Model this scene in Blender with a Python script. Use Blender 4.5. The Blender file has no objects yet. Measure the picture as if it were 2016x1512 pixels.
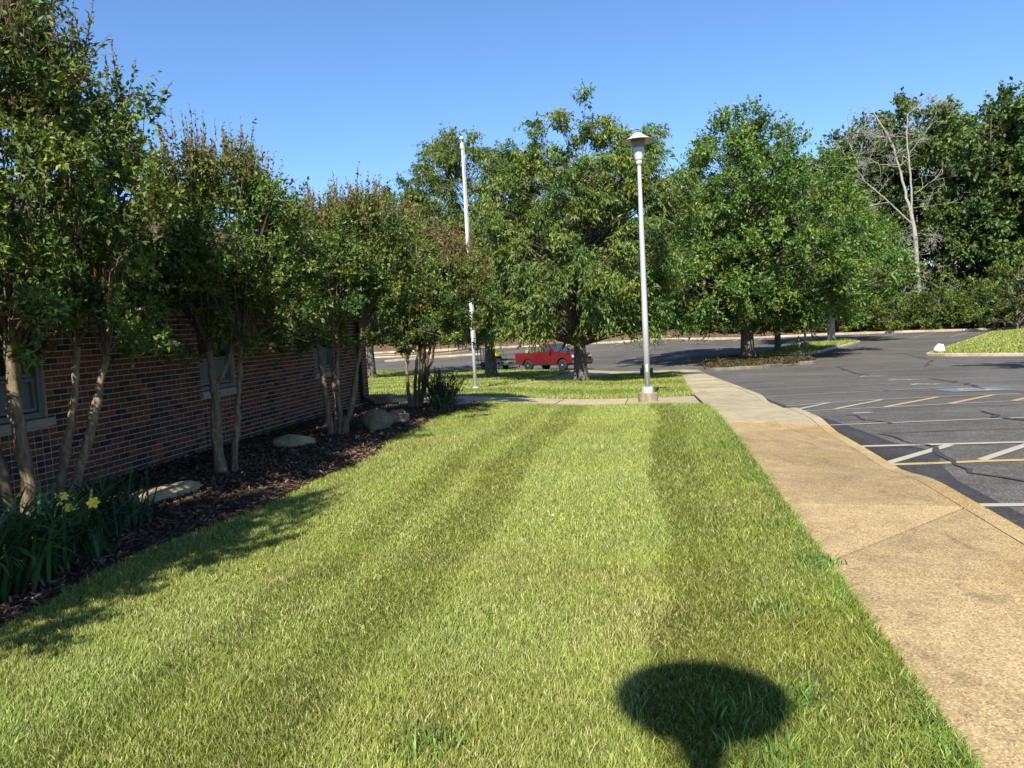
import bpy, bmesh, math, random
import numpy as np
from mathutils import Vector, Matrix

S = bpy.context.scene
COL = S.collection
PI = math.pi
rad = math.radians

# ------------------------------------------------------------------ camera, sky, sun, exposure
EYE = Vector((0, 0, 1.58))
yaw, pitch, roll = rad(10.75), rad(4.5), rad(3.0)
fw = Vector((-math.sin(yaw)*math.cos(pitch), math.cos(yaw)*math.cos(pitch), -math.sin(pitch)))
rt = Vector((math.cos(yaw), math.sin(yaw), 0)); up = rt.cross(fw)
r2 = rt*math.cos(roll) - up*math.sin(roll); u2 = rt*math.sin(roll) + up*math.cos(roll)
cd = bpy.data.cameras.new('camera'); cam = bpy.data.objects.new('camera', cd); COL.objects.link(cam)
M = Matrix((r2, u2, -fw)).transposed().to_4x4(); M.translation = EYE; cam.matrix_world = M
cd.sensor_width = 36; cd.lens = 36*1466/2016; cd.clip_start = .05; cd.clip_end = 3000
S.camera = cam

SUN_EL, SUN_AZ = rad(43.6), rad(2.6)          # shadows fall along +Y, a little to +X
w = bpy.data.worlds.new('World'); S.world = w; w.use_nodes = True
nt = w.node_tree; nt.nodes.clear()
sky = nt.nodes.new('ShaderNodeTexSky'); sky.sky_type = 'NISHITA'; sky.sun_disc = False
sky.sun_elevation = SUN_EL; sky.sun_rotation = PI + SUN_AZ
sky.altitude = 50; sky.air_density = 1.0; sky.dust_density = 0.3; sky.ozone_density = 9.2
bg = nt.nodes.new('ShaderNodeBackground'); bg.inputs['Strength'].default_value = 0.09
wo = nt.nodes.new('ShaderNodeOutputWorld')
nt.links.new(sky.outputs[0], bg.inputs['Color']); nt.links.new(bg.outputs[0], wo.inputs['Surface'])
sd = bpy.data.lights.new('sun', 'SUN'); sd.energy = 4.6; sd.angle = rad(.53); sd.color = (1, .955, .87)
sun = bpy.data.objects.new('sun', sd); COL.objects.link(sun)
ld = Vector((math.sin(SUN_AZ)*math.cos(SUN_EL), math.cos(SUN_AZ)*math.cos(SUN_EL), -math.sin(SUN_EL)))
sun.rotation_euler = ld.to_track_quat('-Z', 'Y').to_euler(); sun.location = (0, -20, 20)
S.view_settings.view_transform = 'Standard'; S.view_settings.look = 'None'
S.view_settings.gamma = 1; S.view_settings.exposure = 1.2
S.view_settings.use_curve_mapping = False
S.render.engine = 'CYCLES'
S.cycles.max_bounces = 8; S.cycles.transparent_max_bounces = 8; S.cycles.transmission_bounces = 4
S.cycles.use_denoising = True

# ------------------------------------------------------------------ terrain
def sm(t):
    t = np.clip(t, 0, 1); return t*t*(3-2*t)
def H(x, y):
    x = np.asarray(x, float); y = np.asarray(y, float)
    a = y - (11 + 4*sm((-1-x)/4))
    a = np.where(a < -2, 0, np.where(a < 2, (a+2)**2/8, a))
    L = 1.95 - .5*sm((x+5)/8); z = .047*a; k = .35
    d = np.maximum(k-np.abs(z-L), 0)/k
    z = -(np.minimum(z, L)-d*d*k/4)
    z = z + .02*np.maximum(0, np.minimum(y, 110)-62)*(1-sm((x+4)/14))
    z = z + 1.3*sm((y-96+.06*x)/10) + 8*sm((y-110)/30)
    return z
def h(x, y): return float(H(x, y))
LOT = -.11

# ------------------------------------------------------------------ helpers: objects
def tag(o, label=None, cat=None, group=None, kind=None):
    if label: o['label'] = label
    if cat: o['category'] = cat
    if group: o['group'] = group
    if kind: o['kind'] = kind
    return o
def link(o, parent=None):
    COL.objects.link(o)
    if parent is not None: o.parent = parent
    return o
def empty(name, loc, label, cat, group=None, rz=0.):
    o = bpy.data.objects.new(name, None); o.empty_display_size = .2
    o.location = loc; o.rotation_euler = (0, 0, rz); link(o)
    return tag(o, label, cat, group)
def npmesh(name, V, F, mats, tint=None, midx=None, smooth=False):
    """V (n,3); F an int array (m,k) or a list of such arrays"""
    me = bpy.data.meshes.new(name); V = np.asarray(V, np.float32)
    Fs = [np.asarray(f, np.int32) for f in (F if isinstance(F, list) else [F]) if len(f)]
    me.vertices.add(len(V)); me.vertices.foreach_set('co', V.ravel())
    li = np.concatenate([f.ravel() for f in Fs]); tot = np.concatenate([np.full(len(f), f.shape[1], np.int32) for f in Fs])
    st = np.concatenate([[0], np.cumsum(tot)[:-1]]).astype(np.int32)
    me.loops.add(len(li)); me.loops.foreach_set('vertex_index', li)
    me.polygons.add(len(tot)); me.polygons.foreach_set('loop_start', st)
    if midx is not None: me.polygons.foreach_set('material_index', np.asarray(midx, np.int32))
    for m in (mats if isinstance(mats, (list, tuple)) else [mats]): me.materials.append(m)
    if tint is not None:
        at = me.attributes.new('tint', 'FLOAT_COLOR', 'POINT')
        c = np.ones((len(V), 4), np.float32); c[:, :3] = tint; at.data.foreach_set('color', c.ravel())
    me.polygons.foreach_set('use_smooth', np.full(len(tot), smooth))
    me.update(calc_edges=True); me.validate()
    return me
def mobj(name, me, parent=None, loc=(0, 0, 0)):
    o = bpy.data.objects.new(name, me); o.location = loc; return link(o, parent)
def bobj(name, bm, mat, parent=None, loc=(0, 0, 0), smooth=False, rz=0.):
    me = bpy.data.meshes.new(name); bmesh.ops.recalc_face_normals(bm, faces=bm.faces[:]); bm.to_mesh(me); bm.free()
    for m in (mat if isinstance(mat, (list, tuple)) else [mat]): me.materials.append(m)
    if smooth:
        for p in me.polygons: p.use_smooth = True
    o = mobj(name, me, parent, loc); o.rotation_euler = (0, 0, rz); return o
def box(bm, c, s, rz=0., bev=0., rot=None):
    r = bmesh.ops.create_cube(bm, size=1)
    m = Matrix.Translation(c) @ (rot.to_4x4() if rot is not None else Matrix.Rotation(rz, 4, 'Z')) @ Matrix.Diagonal((*s, 1))
    bmesh.ops.transform(bm, matrix=m, verts=r['verts'])
    if bev:
        es = list({e for v in r['verts'] for e in v.link_edges})
        bmesh.ops.bevel(bm, geom=es, offset=bev, segments=2, affect='EDGES', profile=.6)
    return bm
def nb(): return bmesh.new()
def lathe(bm, prof, n=24, c=(0, 0, 0), axis='Z', close=True):
    rings = []
    for r, z in prof:
        ring = []
        for i in range(n):
            a = 2*PI*i/n; p = Vector((r*math.cos(a), r*math.sin(a), z))
            if axis == 'Y': p = Vector((p.x, p.z, p.y))
            if axis == 'X': p = Vector((p.z, p.x, p.y))
            ring.append(bm.verts.new(p+Vector(c)))
        rings.append(ring)
    for a, b in zip(rings, rings[1:]):
        for i in range(n):
            j = (i+1) % n; bm.faces.new((a[i], a[j], b[j], b[i]))
    if close:
        for ring in (rings[0], rings[-1]): bm.faces.new(ring)
    return bm
def rod(bm, a, b, r, n=8):
    a = Vector(a); b = Vector(b); d = b-a; q = d.to_track_quat('Z', 'Y').to_matrix()
    ra, rb = [], []
    for i in range(n):
        t = 2*PI*i/n; o = q @ Vector((r*math.cos(t), r*math.sin(t), 0))
        ra.append(bm.verts.new(a+o)); rb.append(bm.verts.new(b+o))
    for i in range(n):
        j = (i+1) % n; bm.faces.new((ra[i], ra[j], rb[j], rb[i]))
    bm.faces.new(ra); bm.faces.new(rb); return bm
def prism(bm, pts, y0, y1, axis='Y'):
    """closed outline in x,z pulled from y0 to y1"""
    A = [bm.verts.new((p[0], y0, p[1])) for p in pts]; B = [bm.verts.new((p[0], y1, p[1])) for p in pts]
    n = len(pts)
    for i in range(n):
        j = (i+1) % n; bm.faces.new((A[i], A[j], B[j], B[i]))
    bm.faces.new(A); bm.faces.new(B); return bm
class Tubes:
    def __init__(s): s.V = []; s.F = []; s.n = 0
    def add(s, P, R, k=6):
        P = np.asarray(P, float); R = np.asarray(R, float); m = len(P)
        D = np.gradient(P, axis=0); D /= np.linalg.norm(D, axis=1, keepdims=True)+1e-9
        ref = np.array([1., .13, .07]); 
        if abs(D[0, 0]) > .9: ref = np.array([.1, 1, .1])
        A = np.cross(D, ref); A /= np.linalg.norm(A, axis=1, keepdims=True)+1e-9; B = np.cross(D, A)
        t = np.arange(k)*2*PI/k
        ring = P[:, None]+R[:, None, None]*(A[:, None]*np.cos(t)[None, :, None]+B[:, None]*np.sin(t)[None, :, None])
        s.V.append(ring.reshape(-1, 3))
        i = np.arange(m-1)[:, None]*k; j = np.arange(k)[None]; jn = (j+1) % k
        F = np.stack([i+j, i+jn, i+k+jn, i+k+j], -1).reshape(-1, 4)+s.n
        s.F.append(F); s.n += m*k
    def mesh(s, name, mat): return npmesh(name, np.concatenate(s.V), np.concatenate(s.F), mat, smooth=True)
def sheet(name, poly, off, mat, res=2., parent=None, kind='structure', resy=None):
    """a polygon laid over the terrain"""
    bm = nb(); f = bm.faces.new([bm.verts.new((x, y, 0)) for x, y in poly])
    xs = [p[0] for p in poly]; ys = [p[1] for p in poly]
    for ax, lo, hi, rs in ((0, min(xs), max(xs), res), (1, min(ys), max(ys), resy or res)):
        v = lo+rs
        while v < hi:
            co = (v, 0, 0) if ax == 0 else (0, v, 0); no = (1, 0, 0) if ax == 0 else (0, 1, 0)
            bmesh.ops.bisect_plane(bm, geom=bm.verts[:]+bm.edges[:]+bm.faces[:], plane_co=co, plane_no=no, dist=1e-5)
            v += rs
    bmesh.ops.triangulate(bm, faces=[f for f in bm.faces if len(f.verts) > 4])
    for v in bm.verts: v.co.z = h(v.co.x, v.co.y)+off
    for f in bm.faces:
        if f.normal.z < 0: f.normal_flip()
    bm.normal_update()
    be = [e for e in bm.edges if e.is_boundary]
    ex = bmesh.ops.extrude_edge_only(bm, edges=be)
    for v in [g for g in ex['geom'] if isinstance(g, bmesh.types.BMVert)]: v.co.z -= .22
    me = bpy.data.meshes.new(name); bm.to_mesh(me); bm.free(); me.materials.append(mat)
    o = mobj(name, me, parent)
    for f in o.data.polygons: f.use_smooth = True
    if kind and parent is None: o['kind'] = kind
    return o

# ------------------------------------------------------------------ helpers: materials
def newmat(name):
    m = bpy.data.materials.new(name); m.use_nodes = True; t = m.node_tree
    return m, t, t.nodes['Principled BSDF']
def coords(t, scale=(1, 1, 1), kind='Object'):
    tc = t.nodes.new('ShaderNodeTexCoord'); mp = t.nodes.new('ShaderNodeMapping'); mp.inputs['Scale'].default_value = scale
    t.links.new(tc.outputs[kind], mp.inputs['Vector']); return mp.outputs[0]
def noise(t, vec, scale, detail=5, rough=.6, dist=0.):
    n = t.nodes.new('ShaderNodeTexNoise'); n.inputs['Scale'].default_value = scale; n.inputs['Detail'].default_value = detail
    n.inputs['Roughness'].default_value = rough; n.inputs['Distortion'].default_value = dist
    t.links.new(vec, n.inputs['Vector']); return n.outputs['Fac']
def voro(t, vec, scale, feat='F1', out='Distance'):
    n = t.nodes.new('ShaderNodeTexVoronoi'); n.inputs['Scale'].default_value = scale; n.feature = feat
    t.links.new(vec, n.inputs['Vector']); return n.outputs[out]
def ramp(t, fac, stops):
    n = t.nodes.new('ShaderNodeValToRGB'); e = n.color_ramp.elements
    while len(e) < len(stops): e.new(.5)
    for q, (p, c) in zip(e, stops): q.position = p; q.color = (*c, 1) if len(c) == 3 else c
    t.links.new(fac, n.inputs[0]); return n.outputs[0]
def mix(t, a, b, fac, mode='MIX'):
    n = t.nodes.new('ShaderNodeMix'); n.data_type = 'RGBA'; n.blend_type = mode
    for sock, v in ((n.inputs[0], fac), (n.inputs[6], a), (n.inputs[7], b)):
        if hasattr(v, 'is_linked'): t.links.new(v, sock)
        elif isinstance(v, (int, float)): sock.default_value = v
        else: sock.default_value = (*v, 1)
    return n.outputs[2]
def bump(t, p, fac, dist, strength=1.):
    n = t.nodes.new('ShaderNodeBump'); n.inputs['Distance'].default_value = dist; n.inputs['Strength'].default_value = strength
    t.links.new(fac, n.inputs['Height']); t.links.new(n.outputs[0], p.inputs['Normal'])
def plain(name, col, rough=.6, metal=0., spec=.5, var=.12, vs=6., b=0.):
    m, t, p = newmat(name); v = coords(t); f = noise(t, v, vs)
    c = ramp(t, f, [(.3, tuple(x*(1-var) for x in col)), (.7, tuple(min(1, x*(1+var)) for x in col))])
    t.links.new(c, p.inputs['Base Color']); p.inputs['Roughness'].default_value = rough
    p.inputs['Metallic'].default_value = metal; p.inputs['Specular IOR Level'].default_value = spec
    if b: bump(t, p, noise(t, v, vs*6), b)
    return m
def leafmat(name, trans=.3, rough=.45, spec=.35, tmul=(1.15, 1.2, .7)):
    m, t, p = newmat(name); a = t.nodes.new('ShaderNodeAttribute'); a.attribute_name = 'tint'
    t.links.new(a.outputs['Color'], p.inputs['Base Color']); p.inputs['Roughness'].default_value = rough
    p.inputs['Specular IOR Level'].default_value = spec
    tr = t.nodes.new('ShaderNodeBsdfTranslucent'); t.links.new(mix(t, a.outputs['Color'], tmul, 1., 'MULTIPLY'), tr.inputs['Color'])
    mx = t.nodes.new('ShaderNodeMixShader'); mx.inputs[0].default_value = trans
    t.links.new(p.outputs[0], mx.inputs[1]); t.links.new(tr.outputs[0], mx.inputs[2])
    t.links.new(mx.outputs[0], t.nodes['Material Output'].inputs['Surface']); return m
def barkmat(name, c1, c2, c3, sc=(9, 9, 2.2), b=.01):
    m, t, p = newmat(name); v = coords(t, sc); f = noise(t, v, 2.2, 6, .65, .6)
    c = ramp(t, f, [(.32, c1), (.5, c2), (.68, c3)]); t.links.new(c, p.inputs['Base Color'])
    p.inputs['Roughness'].default_value = .85; p.inputs['Specular IOR Level'].default_value = .2
    bump(t, p, f, b); return m

MAT = {}
def concrete(name, base, dark, light, orange=None, agg=True):
    m, t, p = newmat(name); v = coords(t, kind='Object')
    big = noise(t, v, .9, 5, .6, .4); mid = noise(t, v, 5, 6, .7); fine = noise(t, v, 70, 3, .6)
    c = ramp(t, big, [(.3, dark), (.5, base), (.72, light)])
    c = mix(t, c, ramp(t, mid, [(.3, (.55, .55, .55)), (.55, (1, 1, 1)), (.8, (1.1, 1.1, 1.1))]), .55, 'MULTIPLY')
    if orange:
        c = mix(t, c, orange, ramp(t, noise(t, v, .5, 3, .5), [(.5, (0, 0, 0)), (.68, (.6, .6, .6))]))
    st = noise(t, coords(t, (1.2, .55, 1)), 2.4, 6, .7, .8)
    c = mix(t, c, tuple(x*.4 for x in base), ramp(t, st, [(.55, (0, 0, 0)), (.7, (.65, .65, .65))]))
    if agg:
        vc = voro(t, v, 120, out='Color'); bw = t.nodes.new('ShaderNodeRGBToBW'); t.links.new(vc, bw.inputs[0])
        c = mix(t, c, ramp(t, bw.outputs[0], [(.1, (.45, .38, .3)), (.4, (.9, .88, .85)), (.62, (1.02, 1, .96)), (.85, (1.5, 1.5, 1.45))]), .8, 'MULTIPLY')
        bump(t, p, bw.outputs[0], .004, .6)
    else:
        bump(t, p, fine, .003, .6)
    oi = t.nodes.new('ShaderNodeObjectInfo'); c = mix(t, c, ramp(t, oi.outputs['Random'], [(0, (.84, .84, .83)), (1, (1.1, 1.1, 1.1))]), 1., 'MULTIPLY')
    t.links.new(c, p.inputs['Base Color']); p.inputs['Roughness'].default_value = .9; p.inputs['Specular IOR Level'].default_value = .25
    return m
MAT['tan'] = concrete('tan_exposed_aggregate', (.325, .24, .122), (.255, .188, .096), (.37, .278, .142), (.34, .22, .08))
MAT['pale'] = concrete('pale_concrete', (.34, .28, .175), (.28, .23, .145), (.39, .325, .21), agg=False)
MAT['kerb'] = concrete('kerb_concrete', (.4, .325, .215), (.28, .225, .155), (.46, .385, .265), agg=False)
MAT['shadekerb'] = concrete('shaded_weathered_kerb', (.12, .1, .075), (.06, .05, .04), (.25, .21, .16), agg=False)  # weathered kerb concrete, colour darkened further for the oak's shade
def asphalt(name, a, b_, c_):
    m, t, p = newmat(name); v = coords(t)
    big = noise(t, v, .16, 6, .65, .5); mid = noise(t, coords(t, (.5, 2.2, 1)), .9, 6, .7, .6); ag = voro(t, v, 60, out='Color')
    bw = t.nodes.new('ShaderNodeRGBToBW'); t.links.new(ag, bw.inputs[0])
    c = ramp(t, big, [(.3, a), (.52, b_), (.72, c_)])
    c = mix(t, c, ramp(t, mid, [(.3, (.6, .6, .6)), (.5, (1, 1, 1)), (.75, (1.35, 1.33, 1.3))]), .75, 'MULTIPLY')
    c = mix(t, c, ramp(t, noise(t, v, 4, 5, .7), [(.35, (.72, .72, .72)), (.65, (1.2, 1.2, 1.2))]), .6, 'MULTIPLY')
    c = mix(t, c, ramp(t, bw.outputs[0], [(.1, (.5, .5, .5)), (.55, (1, 1, 1)), (.9, (2.0, 1.95, 1.85))]), .7, 'MULTIPLY')
    c = mix(t, c, (.03, .028, .026), ramp(t, noise(t, v, 1.1, 5, .75, .3), [(.6, (0, 0, 0)), (.72, (.55, .55, .55))]))
    t.links.new(c, p.inputs['Base Color']); p.inputs['Roughness'].default_value = .82; p.inputs['Specular IOR Level'].default_value = .35
    bump(t, p, bw.outputs[0], .006, .7); return m
MAT['asphalt'] = asphalt('worn_asphalt', (.062, .055, .047), (.088, .079, .067), (.122, .108, .09))
MAT['seal'] = asphalt('sealed_asphalt', (.03, .028, .026), (.04, .037, .034), (.052, .048, .044))
MAT['crack'] = plain('crack_sealer', (.035, .034, .033), .7, vs=8)
def paint(name, col, wear=.5):
    m, t, p = newmat(name); v = coords(t)
    f = noise(t, v, 14, 6, .75); g = noise(t, v, 1.6, 3, .6)
    ad = t.nodes.new('ShaderNodeMath'); ad.operation = 'ADD'; t.links.new(f, ad.inputs[0]); t.links.new(g, ad.inputs[1])
    c = mix(t, (.085, .083, .08), col, ramp(t, ad.outputs[0], [(wear-.1, (0, 0, 0)), (wear+.14, (1, 1, 1))]))
    t.links.new(c, p.inputs['Base Color']); p.inputs['Roughness'].default_value = .8; return m
MAT['white'] = paint('worn_white_paint', (.31, .28, .215), .72)
MAT['white2'] = paint('faded_white_paint', (.26, .24, .205), .72)
MAT['yellow'] = paint('worn_yellow_paint', (.35, .25, .1), .7)
MAT['blue'] = paint('faded_blue_paint', (.1, .14, .165), .8)
def soil(name, stops, sc=3, b=.02):
    m, t, p = newmat(name); v = coords(t); f = noise(t, v, sc, 8, .7)
    t.links.new(ramp(t, f, stops), p.inputs['Base Color']); p.inputs['Roughness'].default_value = .95; p.inputs['Specular IOR Level'].default_value = .1
    bump(t, p, noise(t, v, sc*9, 6, .7), b); return m
MAT['ground'] = soil('earth', [(.3, (.06, .05, .025)), (.5, (.1, .085, .04)), (.7, (.13, .1, .06))])
MAT['turf'] = soil('turf_soil', [(.3, (.05, .055, .016)), (.5, (.08, .088, .024)), (.7, (.11, .1, .036))], 9, .012)
MAT['litter'] = soil('leaf_litter', [(.3, (.06, .038, .022)), (.5, (.12, .078, .05)), (.7, (.17, .115, .078))], 1.3, .05)
MAT['mulch'] = soil('bark_mulch', [(.3, (.035, .022, .014)), (.5, (.07, .045, .03)), (.7, (.11, .075, .05))], 14, .03)
MAT['chip'] = leafmat('mulch_chip', 0., .9, .1)
MAT['blade'] = leafmat('grass_blade', .22, .5, .3, (1.1, 1.1, .6))
MAT['leaf'] = leafmat('glossy_leaf', .25, .48, .3)
MAT['leaf2'] = leafmat('broad_leaf', .3, .45, .35)
MAT['needle'] = leafmat('evergreen_spray', .15, .6, .2)
MAT['lily'] = leafmat('daylily_leaf', .2, .42, .4)
MAT['petal'] = leafmat('yellow_petal', .35, .5, .3, (1.1, 1, .5))
MAT['crapebark'] = barkmat('smooth_mottled_bark', (.09, .062, .035), (.17, .125, .072), (.29, .22, .135), (14, 14, 3.5), .004)
MAT['crapetwig'] = barkmat('crape_twig_bark', (.08, .055, .035), (.13, .095, .06), (.2, .15, .1), (14, 14, 3.5), .004)
MAT['bark'] = barkmat('grey_brown_bark', (.045, .036, .028), (.1, .082, .062), (.18, .15, .115))
MAT['palebark'] = barkmat('pale_grey_bark', (.2, .17, .135), (.3, .26, .21), (.38, .34, .28))
MAT['deadbark'] = barkmat('bleached_dead_wood', (.19, .17, .145), (.28, .255, .22), (.37, .345, .305), (3, 3, .7), .02)
def brickmat(name, col):
    m, t, p = newmat(name); v = t.nodes.new('ShaderNodeNewGeometry').outputs['Position']
    f = noise(t, v, 45, 5, .7); g = noise(t, v, 6, 3, .6)
    c = ramp(t, f, [(.3, tuple(x*.6 for x in col)), (.55, col), (.75, tuple(x*1.45 for x in col))])
    c = mix(t, c, ramp(t, g, [(.35, (.75, .75, .75)), (.65, (1.25, 1.2, 1.15))]), .8, 'MULTIPLY')
    t.links.new(c, p.inputs['Base Color']); p.inputs['Roughness'].default_value = .8; p.inputs['Specular IOR Level'].default_value = .3
    bump(t, p, f, .003, .7); return m
BRICK = [brickmat('brick_%s' % n, c) for n, c in (('red', (.215, .066, .031)), ('deep_red', (.175, .052, .027)), ('maroon', (.128, .042, .024)),
         ('brown', (.1, .048, .028)), ('umber', (.075, .036, .022)), ('flashed_black', (.04, .024, .018)))]
MAT['mortar'] = plain('mortar', (.42, .35, .26), .95, vs=25, var=.2, b=.002)
MAT['lime'] = plain('limestone', (.28, .25, .195), .8, vs=8)
MAT['frame'] = plain('window_frame_vinyl', (.14, .137, .127), .5, vs=4)
MAT['screen'] = plain('insect_screen', (.13, .135, .13), .7, vs=40)
MAT['trim'] = plain('dark_brown_trim', (.045, .03, .022), .5)
MAT['trimtan'] = plain('tan_frieze_board', (.3, .22, .13), .6)
MAT['room'] = plain('room_wall', (.25, .24, .22), .9)
MAT['blind'] = plain('window_blind', (.4, .38, .31), .7)
m, t, p = newmat('window_glass'); p.inputs['Base Color'].default_value = (.02, .024, .024, 1); p.inputs['Roughness'].default_value = .04; MAT['glass'] = m
MAT['shingle'] = [plain('shingle_%d' % i, c, .95, vs=30, var=.3, b=.004) for i, c in enumerate([(.13, .085, .065), (.17, .115, .085), (.1, .07, .06)])]
MAT['rock'] = None
def rockmat(name, c1, c2, c3):
    m, t, p = newmat(name); v = coords(t); f = noise(t, v, 4, 8, .7, .5)
    t.links.new(ramp(t, f, [(.3, c1), (.5, c2), (.7, c3)]), p.inputs['Base Color']); p.inputs['Roughness'].default_value = .9
    bump(t, p, noise(t, v, 18, 6, .7), .02); return m
MAT['rockY'] = rockmat('ochre_sandstone', (.2, .15, .07), (.33, .26, .135), (.43, .36, .2))
MAT['rockB'] = rockmat('brown_boulder', (.11, .078, .045), (.2, .145, .085), (.29, .22, .14))
MAT['rockG'] = rockmat('grey_stone', (.14, .13, .12), (.24, .23, .21), (.33, .31, .28))
MAT['rockW'] = rockmat('white_stone', (.45, .4, .32), (.6, .55, .45), (.7, .66, .57))
MAT['alu'] = plain('painted_pale_grey_metal', (.46, .455, .44), .38, .25, vs=2, var=.05)
MAT['hood'] = plain('pale_lamp_hood', (.56, .53, .47), .45, .1, vs=3, var=.05)
MAT['cup'] = plain('grey_lamp_lens', (.4, .43, .46), .25, vs=3, var=.08)
MAT['cupdark'] = plain('brown_lamp_band', (.17, .14, .11), .4, vs=3)
MAT['pole'] = plain('white_painted_pole', (.5, .5, .49), .4, vs=2, var=.05)
MAT['ped'] = rockmat('weathered_concrete', (.11, .085, .05), (.22, .175, .11), (.34, .28, .19))
MAT['box'] = plain('dark_grey_cabinet', (.045, .05, .05), .5)
m, t, p = newmat('red_car_paint'); p.inputs['Base Color'].default_value = (.1, .0018, .004, 1); p.inputs['Roughness'].default_value = .22
p.inputs['Coat Weight'].default_value = .35; p.inputs['Coat Roughness'].default_value = .06; MAT['red'] = m
MAT['rubber'] = plain('rubber', (.009, .009, .0095), .8)
MAT['rim'] = plain('wheel_silver', (.72, .72, .72), .4, .1)
MAT['chrome'] = plain('chrome', (.62, .62, .63), .15, 1., var=.03)
MAT['blackp'] = plain('black_plastic', (.015, .015, .016), .5)
MAT['steel'] = plain('black_painted_steel', (.012, .012, .013), .5)
MAT['lens'] = plain('headlight_lens', (.6, .62, .64), .1)
MAT['tail'] = plain('tail_light_red', (.3, .01, .01), .2)
m, t, p = newmat('car_glass'); p.inputs['Base Color'].default_value = (.03, .04, .045, 1); p.inputs['Roughness'].default_value = .03; MAT['cglass'] = m
MAT['seat'] = plain('yellow_vinyl', (.7, .5, .02), .5)
MAT['green'] = plain('dull_green_plastic', (.09, .15, .09), .5)
MAT['greyp'] = plain('grey_plastic', (.25, .25, .25), .5)
MAT['deckw'] = plain('trailer_deck_wood', (.13, .1, .07), .8)

# ================================================================== the setting
def gridsheet(name, xs, ys, off, mat):
    xs = np.asarray(xs, float); ys = np.asarray(ys, float)
    X, Y = np.meshgrid(xs, ys); Z = H(X, Y)+off
    n = len(xs); i = (np.arange(len(ys)-1)[:, None]*n+np.arange(n-1)[None]).ravel()
    return tag(mobj(name, npmesh(name, np.stack([X, Y, Z], -1).reshape(-1, 3), np.stack([i, i+1, i+n+1, i+n], -1), mat, smooth=True)), kind='structure')
far = [200, 350, 600, 1000]
gridsheet('ground', [-x for x in far[::-1]]+list(np.arange(-110, 111, 4.)), [-1000, -500, -200, -80]+list(np.arange(-40, 151, 3.))+far[1:], -.34, MAT['ground']) if False else \
gridsheet('ground', [-x for x in far[::-1]]+list(np.arange(-110, 111, 4.))+far, [-1000, -500, -200, -80]+list(np.arange(-40, 151, 3.))+far, -.34, MAT['ground'])
lot = gridsheet('parking_lot', np.arange(-90, 75, 1.25), np.arange(-18, 98.5, 1.), LOT, MAT['asphalt'])

BEDX = lambda y: -3.66+.13*math.sin(y*.9+.6)+.06*math.sin(y*2.3)
bed_edge = [(BEDX(y), y) for y in np.arange(-5, 15.6, .5)]+[(-3.6, 15.9)]
bed = sheet('mulch_bed', [(-6.45, -5)]+bed_edge+[(-3.75, 16.2), (-6.45, 16.3)], .012, MAT['mulch'], 1.)
lawn = sheet('lawn', bed_edge[::-1]+[(1.0, -5), (1.0, 14.9), (.85, 15.25), (.6, 15.5), (-.2, 15.85), (-3.6, 16.15)], .0, MAT['turf'], 1.)
lawn2_poly = [(.6, 18.3), (1.0, 18.9), (1.2, 30), (1.42, 40.5), (-1.76, 40.3), (-2.9, 34.), (-3.45, 30.4), (-4.6, 25), (-5.6, 22.6), (-6.6, 21), (-7.4, 18.15)]
sheet('lawn', lawn2_poly, .0, MAT['turf'], 1.5)
lawn3_poly = [(-7.6, 18.15), (-6.9, 21.2), (-6.25, 22.9), (-5.9, 24.2), (-5.1, 26), (-4.75, 28.6), (-4.6, 35.2), (-4.6, 40.9), (-5, 46), (-6.4, 51.3), (-11.15, 57.3), (-25.4, 64.6), (-45, 70), (-45, 18.15)]
sheet('lawn', lawn3_poly, .0, MAT['turf'], 2.)
sheet('path', [(-6.9, 19.), (-6.62, 21), (-5.62, 22.6), (-4.62, 25), (-3.47, 30.4), (-2.92, 34), (-1.78, 40.35), (1.42, 40.55), (2.45, 41.9), (1.6, 43.4), (-2, 47.2), (-5.3, 51), (-6.42, 51.35), (-5.02, 46), (-4.62, 40.9), (-4.62, 35.2), (-4.77, 28.6), (-5.12, 26), (-5.92, 24.2), (-6.27, 22.9), (-6.92, 21.2), (-7.3, 19.)], -.004, MAT['pale'], 1.)
kerb_line = [(-85, 101.1), (-40, 98.4), (0, 96), (20, 94.8), (27, 92), (33, 88), (46, 84), (75, 80)]
sheet('forest_floor', kerb_line+[(110, 80), (110, 150), (-110, 150), (-110, 101.1)], .06, MAT['litter'], 4.)
sheet('planted_bank', [(-110, 18), (-45.2, 18), (-45.2, 70.2), (-60, 74), (-110, 80)], .02, MAT['turf'], 6.)

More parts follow.
